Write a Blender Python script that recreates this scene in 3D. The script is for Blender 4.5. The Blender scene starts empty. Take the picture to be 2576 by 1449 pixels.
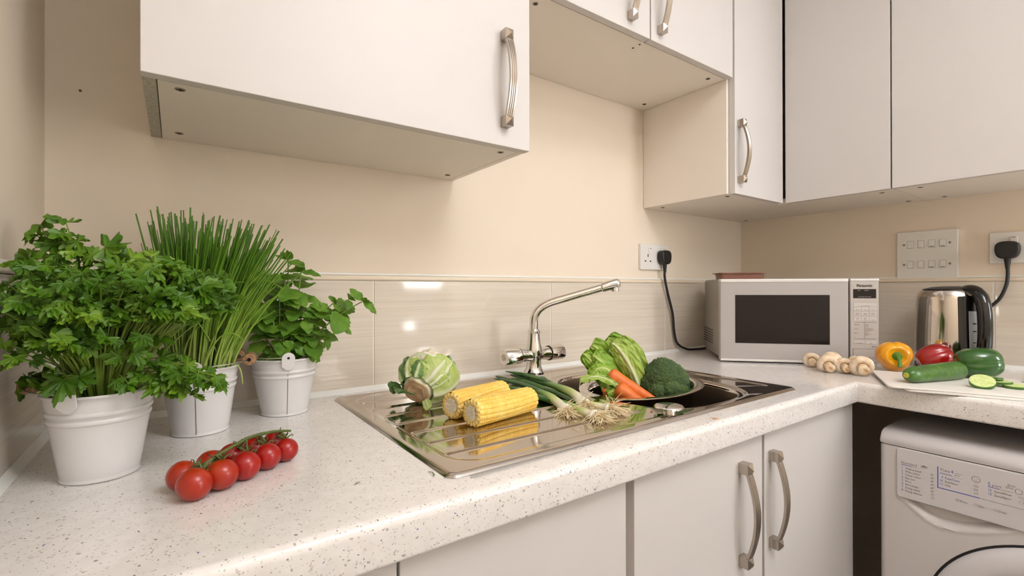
import bpy, bmesh, math, random
import numpy as np
from mathutils import Vector, Matrix, noise

# ------------------------------------------------------------------ camera, world, light, exposure
scene = bpy.context.scene
COL = scene.collection
cam_data = bpy.data.cameras.new('camera')
cam_data.sensor_width = 36.0
cam_data.lens = 1197.37 / 2576 * 36.0
cam_data.clip_start = 0.02
cam = bpy.data.objects.new('camera', cam_data)
COL.objects.link(cam)
YAW, PITCH, ROLL = 0.615, 0.0019, -0.0018
cam.location = (-1.8856, -1.0478, 1.1328)
_F = Vector((math.sin(YAW) * math.cos(PITCH), math.cos(YAW) * math.cos(PITCH), math.sin(PITCH)))
_R = Vector((math.cos(YAW), -math.sin(YAW), 0))
_U = _R.cross(_F)
_R2 = math.cos(ROLL) * _R + math.sin(ROLL) * _U
_U2 = -math.sin(ROLL) * _R + math.cos(ROLL) * _U
cam.rotation_euler = Matrix((_R2, _U2, -_F)).transposed().to_euler()
scene.camera = cam

world = bpy.data.worlds.new('world')
scene.world = world
world.use_nodes = True
world.node_tree.nodes['Background'].inputs[0].default_value = (0.85, 0.92, 1.0, 1)
world.node_tree.nodes['Background'].inputs[1].default_value = 1.0

scene.view_settings.view_transform = 'Standard'
scene.view_settings.look = 'None'
scene.view_settings.gamma = 1.0
scene.view_settings.use_curve_mapping = False
scene.view_settings.exposure = 0.04


def area_light(name, loc, target, sx, sy, watts, colour, shape='RECTANGLE'):
    l = bpy.data.lights.new(name, 'AREA')
    l.shape = shape
    l.size = sx
    l.size_y = sy
    l.energy = watts
    l.color = colour
    o = bpy.data.objects.new(name, l)
    COL.objects.link(o)
    o.location = loc
    o.rotation_euler = (Vector(target) - Vector(loc)).to_track_quat('-Z', 'Y').to_euler()
    return o


area_light('added_downlight', (-1.22, -1.60, 2.045), (-1.22, -1.60, 0), 0.44, 0.44, 6.0, (0.95, 0.965, 1.0), 'DISK')  # added light, out of view, for the direct part of the lighting
area_light('added_uplight', (-1.22, -1.60, 2.095), (-1.22, -1.60, 3), 0.44, 0.44, 24.0, (0.95, 0.965, 1.0), 'DISK')  # added light aimed at the ceiling, so soft light bounces like a flash

R = random.Random(7)
C = 0.91          # worktop height


# ------------------------------------------------------------------ materials
def srgb(r, g, b):
    f = lambda c: (c / 255 / 12.92) if c <= 10 else ((c / 255 + 0.055) / 1.055) ** 2.4
    return (f(r), f(g), f(b), 1.0)


class Mat:
    def __init__(s, name, col=(0.8, 0.8, 0.8, 1), rough=0.5, metal=0.0, coat=0.0, spec=None, sss=0.0, trans=0.0):
        s.m = bpy.data.materials.new(name)
        s.m.use_nodes = True
        s.n = s.m.node_tree.nodes
        s.l = s.m.node_tree.links
        s.b = s.n['Principled BSDF']
        s.b.inputs['Base Color'].default_value = col
        s.b.inputs['Roughness'].default_value = rough
        s.b.inputs['Metallic'].default_value = metal
        s.b.inputs['Coat Weight'].default_value = coat
        s.b.inputs['Coat Roughness'].default_value = 0.05
        if spec is not None:
            s.b.inputs['Specular IOR Level'].default_value = spec
        if sss:
            s.b.inputs['Subsurface Weight'].default_value = sss
            s.b.inputs['Subsurface Radius'].default_value = (0.01, 0.006, 0.003)
            s.b.inputs['Subsurface Scale'].default_value = 1.0
        s.tc = None

    def node(s, t, **kw):
        n = s.n.new(t)
        for k, v in kw.items():
            setattr(n, k, v)
        return n

    def coord(s, which='Object', scale=(1, 1, 1)):
        if s.tc is None:
            s.tc = s.n.new('ShaderNodeTexCoord')
        mp = s.n.new('ShaderNodeMapping')
        mp.inputs['Scale'].default_value = scale
        s.l.new(s.tc.outputs[which], mp.inputs['Vector'])
        return mp.outputs['Vector']

    def noise(s, vec, scale, detail=3, rough=0.55, dist=0.0):
        t = s.n.new('ShaderNodeTexNoise')
        t.inputs['Scale'].default_value = scale
        t.inputs['Detail'].default_value = detail
        t.inputs['Roughness'].default_value = rough
        t.inputs['Distortion'].default_value = dist
        s.l.new(vec, t.inputs['Vector'])
        return t.outputs['Fac']

    def ramp(s, fac, stops, interp='LINEAR'):
        r = s.n.new('ShaderNodeValToRGB')
        cr = r.color_ramp
        cr.interpolation = interp
        while len(cr.elements) < len(stops):
            cr.elements.new(0.5)
        for e, (p, c) in zip(cr.elements, stops):
            e.position = p
            e.color = c if len(c) == 4 else (*c, 1)
        s.l.new(fac, r.inputs['Fac'])
        return r.outputs['Color']

    def math(s, op, a, b=None, c=None):
        m = s.n.new('ShaderNodeMath')
        m.operation = op
        for i, x in enumerate((a, b, c)):
            if x is None:
                continue
            if isinstance(x, (int, float)):
                m.inputs[i].default_value = x
            else:
                s.l.new(x, m.inputs[i])
        return m.outputs[0]

    def mix(s, fac, a, b, blend='MIX'):
        m = s.n.new('ShaderNodeMix')
        m.data_type = 'RGBA'
        m.blend_type = blend
        for sock, x in ((m.inputs[0], fac), (m.inputs[6], a), (m.inputs[7], b)):
            if isinstance(x, (int, float)):
                sock.default_value = x
            elif isinstance(x, tuple):
                sock.default_value = x
            else:
                s.l.new(x, sock)
        return m.outputs[2]

    def base(s, c):
        s.l.new(c, s.b.inputs['Base Color'])
        return s

    def bump(s, h, strength=0.3, dist=0.001):
        b = s.n.new('ShaderNodeBump')
        b.inputs['Strength'].default_value = strength
        b.inputs['Distance'].default_value = dist
        s.l.new(h, b.inputs['Height'])
        s.l.new(b.outputs['Normal'], s.b.inputs['Normal'])
        return s


def painted(name, col, rough=0.6, amp=0.03, scale=6, bump=0.05):
    m = Mat(name, col, rough)
    v = m.coord()
    n = m.noise(v, scale, 4)
    a = tuple(min(1, c * (1 - amp)) for c in col[:3]) + (1,)
    b = tuple(min(1, c * (1 + amp)) for c in col[:3]) + (1,)
    m.base(m.ramp(n, [(0.3, a), (0.7, b)]))
    if bump:
        m.bump(m.noise(v, 400, 2), bump, 0.0005)
    return m.m


M_WALL = painted('wall_paint', srgb(237, 222, 202), 0.7, 0.012, 3, 0.15)
M_CEIL = painted('ceiling_paint', srgb(240, 239, 238), 0.8, 0.01, 3, 0.1)
M_FLOOR = painted('floor_vinyl', srgb(108, 101, 94), 0.45, 0.08, 12, 0.1)
M_CAB = painted('cabinet_white', srgb(211, 205, 201), 0.42, 0.006, 9, 0.02)
M_CABIN = painted('cabinet_carcass', srgb(242, 232, 220), 0.5, 0.01, 9, 0.02)
M_SEAL = Mat('white_sealant', srgb(240, 238, 232), 0.35).m
M_TRIM = Mat('cream_tile_trim', srgb(231, 215, 192), 0.3).m
M_DARK = Mat('dark_gap', srgb(28, 24, 22), 0.8).m
M_BLACK = Mat('black_plastic', srgb(22, 21, 22), 0.38).m
M_BLACKG = Mat('black_gloss', srgb(16, 14, 14), 0.12, coat=0.4).m
M_WPLAST = Mat('white_plastic', srgb(232, 228, 222), 0.3).m
M_SCREW = Mat('cam_bolt_metal', srgb(150, 140, 128), 0.35, 0.9).m
M_CHROME = Mat('chrome', srgb(225, 222, 218), 0.06, 1.0).m
M_WIRE = Mat('steel_wire', srgb(190, 186, 180), 0.25, 1.0).m


def edgeboard():
    m = Mat('raw_board_edge', srgb(190, 184, 168), 0.8)
    v = m.coord()
    m.base(m.ramp(m.noise(v, 220, 5, 0.7), [(0.3, srgb(158, 152, 138)), (0.7, srgb(214, 208, 192))]))
    return m.m


M_EDGE = edgeboard()


def nickel():
    m = Mat('brushed_nickel', srgb(182, 172, 162), 0.27, 1.0)
    v = m.coord('Object', (900, 900, 20))
    m.bump(m.noise(v, 1.0, 2), 0.08, 0.0004)
    return m.m


M_NICKEL = nickel()


def sink_steel():
    m = Mat('sink_steel', srgb(202, 193, 184), 0.10, 1.0)
    v = m.coord('Object', (1, 1, 1))
    n = m.noise(v, 5, 3)
    r = m.ramp(n, [(0.35, (0.045, 0.045, 0.045, 1)), (0.7, (0.12, 0.12, 0.12, 1))])
    m.l.new(r, m.b.inputs['Roughness'])
    m.bump(m.noise(v, 24, 2), 0.04, 0.002)
    return m.m


M_SINK = sink_steel()
M_BASIN = Mat('satin_basin_steel', srgb(150, 136, 122), 0.32, 1.0).m
M_STEEL = Mat('polished_steel', srgb(205, 197, 188), 0.09, 1.0).m


def worktop_mat():
    m = Mat('speckled_worktop', srgb(236, 231, 222), 0.16, coat=0.25)
    v = m.coord()
    # irregular chips: a warped cell pattern
    warp = m.n.new('ShaderNodeTexNoise')
    warp.inputs['Scale'].default_value = 170
    warp.inputs['Detail'].default_value = 2
    m.l.new(v, warp.inputs['Vector'])
    sub = m.node('ShaderNodeVectorMath', operation='SUBTRACT')
    m.l.new(warp.outputs['Color'], sub.inputs[0])
    sub.inputs[1].default_value = (0.5, 0.5, 0.5)
    sc = m.node('ShaderNodeVectorMath', operation='SCALE')
    m.l.new(sub.outputs[0], sc.inputs[0])
    sc.inputs['Scale'].default_value = 0.0065
    add = m.node('ShaderNodeVectorMath', operation='ADD')
    m.l.new(v, add.inputs[0])
    m.l.new(sc.outputs[0], add.inputs[1])
    col = m.ramp(m.noise(v, 60, 4), [(0.35, srgb(229, 223, 218)), (0.65, srgb(236, 231, 227))])
    for scale, lo, span, dens in ((230, 0.10, 0.26, 0.20), (420, 0.14, 0.30, 0.30)):
        vo = m.n.new('ShaderNodeTexVoronoi')
        vo.inputs['Scale'].default_value = scale
        m.l.new(add.outputs[0], vo.inputs['Vector'])
        sep = m.n.new('ShaderNodeSeparateColor')
        m.l.new(vo.outputs['Color'], sep.inputs[0])
        thr = m.math('MULTIPLY_ADD', sep.outputs[0], span, lo)
        inside = m.math('LESS_THAN', vo.outputs['Distance'], thr)
        on = m.math('LESS_THAN', sep.outputs[1], dens)
        mask = m.math('MULTIPLY', inside, on)
        chip = m.ramp(sep.outputs[2], [(0.0, srgb(196, 186, 178)), (0.2, srgb(206, 198, 190)), (0.45, srgb(178, 168, 160)),
                                       (0.65, srgb(212, 202, 194)), (0.84, srgb(142, 134, 128)), (0.965, srgb(128, 134, 176))], 'CONSTANT')
        col = m.mix(mask, col, chip)
    m.base(col)
    return m.m


M_TOP = worktop_mat()


def tile_mat():
    m = Mat('streaked_gloss_tile', srgb(222, 206, 186), 0.07, coat=0.3)
    v1 = m.coord('Object', (4, 4, 620))
    n1 = m.noise(v1, 1.0, 5, 0.65)
    v2 = m.coord('Object', (2, 2, 110))
    n2 = m.noise(v2, 1.0, 3)
    s = m.math('MULTIPLY_ADD', n1, 0.65, m.math('MULTIPLY', n2, 0.35))
    m.base(m.ramp(s, [(0.30, srgb(206, 191, 174)), (0.5, srgb(222, 210, 194)), (0.70, srgb(232, 223, 210))]))
    m.bump(s, 0.03, 0.0005)
    return m.m


M_TILE = tile_mat()
M_GROUT = Mat('white_grout', srgb(236, 230, 218), 0.7).m


# ------------------------------------------------------------------ mesh builder
class MB:
    def __init__(s):
        s.v = []
        s.f = []
        s.mi = []
        s.uv = []

    def add(s, verts, faces, mi=0, uvs=None, mat=None):
        o = len(s.v)
        if mat is not None:
            verts = [mat @ Vector(p) for p in verts]
        s.v.extend([tuple(p) for p in verts])
        s.f.extend([tuple(i + o for i in f) for f in faces])
        s.mi.extend([mi] * len(faces) if isinstance(mi, int) else mi)
        s.uv.extend(uvs if uvs is not None else [(0.5, 0.5)] * len(verts))
        return s

    def box(s, x0, x1, y0, y1, z0, z1, mi=0, mat=None):
        v = [(x, y, z) for x in (x0, x1) for y in (y0, y1) for z in (z0, z1)]
        f = [(0, 1, 3, 2), (4, 6, 7, 5), (0, 4, 5, 1), (2, 3, 7, 6), (0, 2, 6, 4), (1, 5, 7, 3)]
        return s.add(v, f, mi, None, mat)

    def lathe(s, prof, seg=32, mat=None, mi=0, cap0=True, cap1=True):
        v = []
        for r, z in prof:
            for i in range(seg):
                a = 2 * math.pi * i / seg
                v.append((r * math.cos(a), r * math.sin(a), z))
        f = []
        for k in range(len(prof) - 1):
            for i in range(seg):
                j = (i + 1) % seg
                f.append((k * seg + i, k * seg + j, (k + 1) * seg + j, (k + 1) * seg + i))
        if cap0:
            f.append(tuple(reversed(range(seg))))
        if cap1:
            f.append(tuple((len(prof) - 1) * seg + i for i in range(seg)))
        return s.add(v, f, mi, None, mat)

    def tube(s, pts, rad, seg=8, mi=0, caps=True, flat=1.0, mat=None):
        pts = [Vector(p) for p in pts]
        n = len(pts)
        rads = rad if hasattr(rad, '__len__') else [rad] * n
        t0 = (pts[1] - pts[0]).normalized()
        up = Vector((0, 0, 1)) if abs(t0.z) < 0.9 else Vector((1, 0, 0))
        nrm = (up - t0 * up.dot(t0)).normalized()
        v = []
        uvs = []
        for k in range(n):
            a = pts[max(0, k - 1)]
            b = pts[min(n - 1, k + 1)]
            t = (b - a).normalized()
            nrm = (nrm - t * nrm.dot(t)).normalized()
            bi = t.cross(nrm)
            for i in range(seg):
                an = 2 * math.pi * i / seg
                v.append(pts[k] + rads[k] * (math.cos(an) * nrm * flat + math.sin(an) * bi))
                uvs.append((i / seg, k / (n - 1)))
        f = []
        for k in range(n - 1):
            for i in range(seg):
                j = (i + 1) % seg
                f.append((k * seg + i, k * seg + j, (k + 1) * seg + j, (k + 1) * seg + i))
        if caps:
            f.append(tuple(reversed(range(seg))))
            f.append(tuple((n - 1) * seg + i for i in range(seg)))
        return s.add(v, f, mi, uvs, mat)

    def grid(s, fn, nu, nv, mi=0, closed_u=False, mat=None):
        v = []
        uvs = []
        for j in range(nv):
            for i in range(nu):
                u = i / (nu if closed_u else nu - 1)
                w = j / (nv - 1)
                v.append(fn(u, w))
                uvs.append((u, w))
        f = []
        for j in range(nv - 1):
            for i in range(nu if closed_u else nu - 1):
                k = (i + 1) % nu
                f.append((j * nu + i, j * nu + k, (j + 1) * nu + k, (j + 1) * nu + i))
        return s.add(v, f, mi, uvs, mat)

    def build(s, name, mats, root=None, smooth=True, bevel=0.0, angle=35, loc=None, recalc=True, seg=2):
        mats = mats if isinstance(mats, (list, tuple)) else [mats]
        off = Vector(root.location) if root is not None else Vector(loc or (0, 0, 0))
        if root is not None and root.parent is not None:
            off = off + Vector(root.parent.location)
        me = bpy.data.meshes.new(name)
        me.from_pydata([(p[0] - off.x, p[1] - off.y, p[2] - off.z) for p in s.v], [], s.f)
        for m in mats:
            me.materials.append(m)
        me.polygons.foreach_set('material_index', s.mi)
        uvl = me.uv_layers.new(name='UVMap')
        li = np.zeros(len(me.loops), dtype=np.int32)
        me.loops.foreach_get('vertex_index', li)
        uva = np.array(s.uv, dtype=np.float32)[li]
        uvl.data.foreach_set('uv', uva.ravel())
        if bevel or recalc:
            bm = bmesh.new()
            bm.from_mesh(me)
            if recalc:
                bmesh.ops.recalc_face_normals(bm, faces=bm.faces)
            if bevel:
                es = [e for e in bm.edges if len(e.link_faces) == 2 and e.calc_face_angle(0) > math.radians(angle)]
                bmesh.ops.bevel(bm, geom=es, offset=bevel, segments=seg, profile=0.5, affect='EDGES', clamp_overlap=True)
            bm.to_mesh(me)
            bm.free()
        if smooth:
            me.shade_smooth()
            me.set_sharp_from_angle(angle=math.radians(angle if not bevel else 60))
        o = bpy.data.objects.new(name, me)
        if smooth and bevel:
            w = o.modifiers.new('weighted', 'WEIGHTED_NORMAL')
            w.weight = 100
            w.keep_sharp = True
        COL.objects.link(o)
        if root is not None:
            o.parent = root
        else:
            o.location = off
        return o


def tag(o, label, cat, group=None, kind=None):
    o['label'] = label
    o['category'] = cat
    if group:
        o['group'] = group
    if kind:
        o['kind'] = kind
    return o


def thing(name, label, cat, loc=(0, 0, 0), group=None):
    o = bpy.data.objects.new(name, None)
    o.empty_display_size = 0.02
    COL.objects.link(o)
    o.location = loc
    return tag(o, label, cat, group)


def struct(o):
    o['kind'] = 'structure'
    return o


def frame(origin, zdir, xhint=(1, 0, 0)):
    z = Vector(zdir).normalized()
    x = Vector(xhint)
    x = (x - z * x.dot(z))
    if x.length < 1e-4:
        x = Vector((0, 1, 0)) - z * z.y
    x.normalize()
    y = z.cross(x)
    m = Matrix((x, y, z)).transposed().to_4x4()
    m.translation = Vector(origin)
    return m


def rounded_slab(mb, pts, z0, z1, mi=0, mat=None):
    n = len(pts)
    v = [(x, y, z0) for x, y in pts] + [(x, y, z1) for x, y in pts]
    f = [tuple(reversed(range(n))), tuple(range(n, 2 * n))]
    f += [(i, (i + 1) % n, n + (i + 1) % n, n + i) for i in range(n)]
    return mb.add(v, f, mi, None, mat)


def rrect(x0, x1, y0, y1, r, seg=6):
    out = []
    for cx, cy, a0 in ((x1 - r, y1 - r, 0), (x0 + r, y1 - r, 90), (x0 + r, y0 + r, 180), (x1 - r, y0 + r, 270)):
        for k in range(seg + 1):
            a = math.radians(a0 + 90 * k / seg)
            out.append((cx + r * math.cos(a), cy + r * math.sin(a)))
    return out


# text: built-in font, turned to mesh, placed by a 4x4 matrix (x = reading direction, y = up, z = out of the surface)
def add_text(mb, txt, size, mat, mi=0, align='LEFT', bold=0.0, spacing=1.0, xscale=1.0):
    cu = bpy.data.curves.new('t', 'FONT')
    cu.body = txt
    cu.size = size
    cu.align_x = align
    cu.offset = bold
    cu.resolution_u = 2
    cu.space_character = spacing
    ob = bpy.data.objects.new('t', cu)
    COL.objects.link(ob)
    dg = bpy.context.evaluated_depsgraph_get()
    me = ob.evaluated_get(dg).to_mesh()
    vs = [mat @ Vector((v.co.x * xscale, v.co.y, v.co.z)) for v in me.vertices]
    fs = [tuple(p.vertices) for p in me.polygons]
    mb.add(vs, fs, mi)
    ob.evaluated_get(dg).to_mesh_clear()
    bpy.data.objects.remove(ob)
    bpy.data.curves.remove(cu)


# ------------------------------------------------------------------ room
XL, YF, ZT = -2.056, -2.60, 2.40
struct(MB().box(XL - 0.1, 0.1, 0.0, 0.1, 0, ZT).build('wall_back', M_WALL, smooth=False))
wr = struct(MB().box(0.0, 0.1, YF - 0.1, 0.0, 0, ZT).build('wall_right', M_WALL, smooth=False))
struct(MB().box(XL - 0.1, XL, YF - 0.1, 0.0, 0, ZT).build('wall_left', M_WALL, smooth=False))
wf = MB()
WX0, WX1, WZ0, WZ1 = -0.41, -0.01, 0.77, 2.02
wf.box(XL, WX0, YF - 0.1, YF, 0, ZT).box(WX1, 0.0, YF - 0.1, YF, 0, ZT)
wf.box(WX0, WX1, YF - 0.1, YF, 0, WZ0).box(WX0, WX1, YF - 0.1, YF, WZ1, ZT)
struct(wf.build('wall_front', painted('front_wall_paint', srgb(236, 230, 222), 0.7, 0.012, 3, 0.15), smooth=False))
struct(MB().box(XL - 0.1, 0.1, YF - 0.1, 0.1, -0.1, 0).build('floor', M_FLOOR, smooth=False))
struct(MB().box(XL - 0.1, 0.1, YF - 0.1, 0.1, ZT, ZT + 0.1).build('ceiling', M_CEIL, smooth=False))
# window in the front wall: frame with two lights
win = MB()
for b in ((WX0, WX0 + .03, WZ0, WZ1), (WX1 - .03, WX1, WZ0, WZ1), (WX0, WX1, WZ0, WZ0 + .03), (WX0, WX1, WZ1 - .03, WZ1), (WX0, WX1, 0.867, 1.143), (-0.17, WX1, WZ0, 0.90)):
    win.box(b[0], b[1], YF - 0.06, YF - 0.01, b[2], b[3])
wo = struct(win.build('window_1', M_WPLAST, smooth=False))
glow = Mat('daylight_pane', (0, 0, 0, 1), 0.1)
glow.b.inputs['Emission Color'].default_value = (0.92, 0.97, 1, 1)
glow.b.inputs['Emission Strength'].default_value = 16.0
MB().box(WX0 + .03, WX1 - .03, YF - 0.045, YF - 0.035, 1.143, WZ1 - .03).box(WX0 + .03, WX1 - .03, YF - 0.045, YF - 0.035, WZ0 + .03, 0.867).build('pane', glow.m, wo, smooth=False)

# added pendant, out of view, made up to carry the two area lights
cl = thing('added_pendant', 'round white pendant, added and unseen, lighting the kitchen from above', 'lamp', (-1.22, -1.60, 2.05))
LT = Matrix.Translation((-1.22, -1.60, 0))
MB().lathe([(0.235, 2.055), (0.240, 2.070), (0.235, 2.085)], 64, LT).build('shade', M_WPLAST, cl)
lampm = Mat('added_diffuser', (0.9, 0.9, 0.88, 1), 0.4)
lampm.b.inputs['Emission Color'].default_value = (1, 0.97, 0.93, 1)
lampm.b.inputs['Emission Strength'].default_value = 2.0
MB().lathe([(0.228, 2.0545), (0.20, 2.051), (0.001, 2.050)], 64, LT).build('diffuser', lampm.m, cl)
MB().lathe([(0.004, 2.085), (0.004, 2.37), (0.05, 2.372), (0.05, 2.398)], 24, LT).build('rod', M_WPLAST, cl)

# tiled splashback, part of each wall run
ZTILE = 1.152


def splash(axis, a0, a1, joints, side):
    """axis 'x': tiles on the back wall, 'y': on the right (side -1) or left (side +1) wall"""
    t = MB()
    g = MB()
    cuts = [a0] + sorted(j for j in joints if a0 < j < a1) + [a1]
    for p, q in zip(cuts[:-1], cuts[1:]):
        if axis == 'x':
            t.box(p + .0018, q - .0018, -0.008, -0.0005, C + .002, ZTILE - .001)
        elif side < 0:
            t.box(-0.008, -0.0005, p + .0018, q - .0018, C + .002, ZTILE - .001)
        else:
            t.box(XL + .0005, XL + 0.008, p + .0018, q - .0018, C + .002, ZTILE - .001)
    if axis == 'x':
        g.box(a0, a1, -0.0062, -0.0004, C, ZTILE)
    elif side < 0:
        g.box(-0.0062, -0.0004, a0, a1, C, ZTILE)
    else:
        g.box(XL + .0004, XL + .0062, a0, a1, C, ZTILE)
    return t, g


for i, (axis, a0, a1, joints, side) in enumerate((('x', XL, 0.0, (-1.527, -1.015, -0.503), 0),
                                                  ('y', -2.0, -0.008, (-0.225, -0.737, -1.249, -1.761), -1),
                                                  ('y', -0.70, -0.008, (-0.06, -0.572), 1))):
    t, g = splash(axis, a0, a1, joints, side)
    to = struct(t.build('trim_%d' % (i * 2 + 1), M_TILE, bevel=0.0009, angle=60))
    g.build('grout', M_GROUT, to, smooth=False)
    e = MB()
    s = MB()
    if axis == 'x':
        e.box(a0, a1, -0.011, 0, ZTILE, ZTILE + .011)
        s.box(a0, a1, -0.007, 0, ZTILE + .011, ZTILE + .0165)
        w = MB().add([(a0, -0.008, C + .010), (a1, -0.008, C + .010), (a1, -0.016, C), (a0, -0.016, C)], [(0, 1, 2, 3)])
    else:
        x0, x1 = (-0.011, 0) if side < 0 else (XL, XL + .011)
        xs0, xs1 = (-0.007, 0) if side < 0 else (XL, XL + .007)
        e.box(x0, x1, a0, a1, ZTILE, ZTILE + .011)
        s.box(xs0, xs1, a0, a1, ZTILE + .011, ZTILE + .0165)
        sx = -1 if side < 0 else 1
        bx = 0 if side < 0 else XL
        w = MB().add([(bx + sx * .008, a0, C + .010), (bx + sx * .008, a1, C + .010), (bx + sx * .016, a1, C), (bx + sx * .016, a0, C)], [(0, 1, 2, 3)])
    eo = struct(e.build('trim_%d' % (i * 2 + 2), M_TRIM, bevel=0.003, angle=60, seg=3))
    s.build('sealant', M_SEAL, eo, bevel=0.0015)
    w.build('sealant', M_SEAL, to)
speck = MB().lathe([(0.0022, 0), (0.0016, 0.0008), (0.0002, 0.001)], 8, frame((-2.0137, -0.0001, 1.460), (0, -1, 0)))
speck.build('wall_mark', Mat('brown_speck', srgb(96, 66, 44), 0.8).m, bpy.data.objects['wall_back'], smooth=False)

# ------------------------------------------------------------------ worktop
FY, FX, WB = -0.600, -0.567, 0.862
HX0, HX1, HY0, HY1 = -1.60, -0.79, -0.53, -0.085     # cut-out for the sink


def worktop():
    mb = MB()
    prof = []                                        # (inset from the front edge, z)
    r = 0.011
    prof.append((0.03, WB))
    for k in range(6):
        a = math.radians(-90 - 90 * k / 5)
        prof.append((0.005 + 0.005 * math.cos(a), WB + 0.005 + 0.005 * math.sin(a)))
    for k in range(9):
        a = math.radians(180 - 90 * k / 8)
        prof.append((r + r * math.cos(a), C - r + r * math.sin(a)))
    prof.append((0.03, C))
    yend = -1.98
    v = []
    for o, z in prof:
        v += [(XL + .001, FY + o, z), (FX + o, FY + o, z), (FX + o, yend, z)]
    f = []
    for k in range(len(prof) - 1):
        for j in (0, 1):
            f.append((k * 3 + j, k * 3 + j + 1, (k + 1) * 3 + j + 1, (k + 1) * 3 + j))
    mb.add(v, f)
    xi, yi = FX + .03, FY + .03
    e = 0.0005
    quads = [((XL + .001, yi), (HX0, -e)), ((HX0, yi), (HX1, HY0)), ((HX0, HY1), (HX1, -e)), ((HX1, yi), (xi, -e)), ((xi, yend), (-e, -e))]
    for (x0, y0), (x1, y1) in quads:
        for z in (C, WB):
            mb.add([(x0, y0, z), (x1, y0, z), (x1, y1, z), (x0, y1, z)], [(0, 1, 2, 3)])
    for a, b in (((HX0, HY0), (HX1, HY0)), ((HX1, HY0), (HX1, HY1)), ((HX1, HY1), (HX0, HY1)), ((HX0, HY1), (HX0, HY0))):
        mb.add([(a[0], a[1], WB), (b[0], b[1], WB), (b[0], b[1], C), (a[0], a[1], C)], [(0, 1, 2, 3)])
    o = mb.build('worktop', M_TOP, loc=(-1.0, -0.3, WB), recalc=False, angle=50)
    bm = bmesh.new()
    bm.from_mesh(o.data)
    bmesh.ops.remove_doubles(bm, verts=bm.verts, dist=1e-5)
    for fc in bm.faces:                              # outward normals
        c = fc.calc_center_median()
        if abs(fc.normal.z) > 0.95 and ((c.z > 0.02) != (fc.normal.z > 0)):
            fc.normal_flip()
        elif abs(fc.normal.z) <= 0.95:
            w = c + Vector((-1.0, -0.3, WB))
            inhole = HX0 - 1e-3 <= w.x <= HX1 + 1e-3 and HY0 - 1e-3 <= w.y <= HY1 + 1e-3
            if inhole:
                cc = Vector(((HX0 + HX1) / 2, (HY0 + HY1) / 2, w.z)) - w
                if fc.normal.dot(cc) < 0:
                    fc.normal_flip()
            elif fc.normal.dot(Vector((-1, -1, 0))) < -0.0 if w.x > FX - 0.03 else fc.normal.y > 0:
                fc.normal_flip()
    bm.to_mesh(o.data)
    bm.free()
    return tag(o, 'L-shaped white speckled worktop with a rounded front edge, running round the corner', 'worktop')


worktop()

# ------------------------------------------------------------------ sink
SX0, SX1, SY0, SY1 = -1.626, -0.764, -0.553, -0.050
BCX, BCY, BA, BB = -1.015, -0.330, 0.156, 0.190
DRAIN = (-1.015, -0.30)


def sstep(t):
    t = min(1, max(0, t))
    return t * t * (3 - 2 * t)


RIBS = (-0.478, -0.422, -0.364, -0.305, -0.247, -0.187, -0.130)


def sink_z(x, y):
    d = min(x - SX0, SX1 - x, y - SY0, SY1 - y)
    z = C + 0.0004 + 0.0045 * math.sin(min(1, d / 0.007) * math.pi / 2)
    # shallow recess with rounded corners
    cx, cy = (SX0 + SX1) / 2, (SY0 + SY1) / 2
    hx, hy, rr = (SX1 - SX0) / 2 - 0.024, (SY1 - SY0) / 2 - 0.022, 0.05
    qx, qy = abs(x - cx) - (hx - rr), abs(y - cy) - (hy - rr)
    sd = math.hypot(max(qx, 0), max(qy, 0)) + min(max(qx, qy), 0) - rr
    z -= 0.0028 * sstep(-sd / 0.010)
    if x < -1.185:
        for ry in RIBS:
            ex = max(-1.588 - x, x + 1.205, 0)
            dd = math.hypot(ex, y - ry)
            z += 0.0026 * sstep(1 - dd / 0.0055)
    q = ((abs(x - BCX) / BA) ** 3 + (abs(y - BCY) / BB) ** 3) ** (1 / 3)
    z -= 0.0030 * sstep((1.10 - q) / 0.05)
    if q < 1:
        dr = math.hypot(x - DRAIN[0], y - DRAIN[1])
        z -= 0.147 * (sstep((1 - q) / 0.11) ** 0.8) + 0.004 * sstep((0.045 - dr) / 0.01)
    return z


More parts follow.
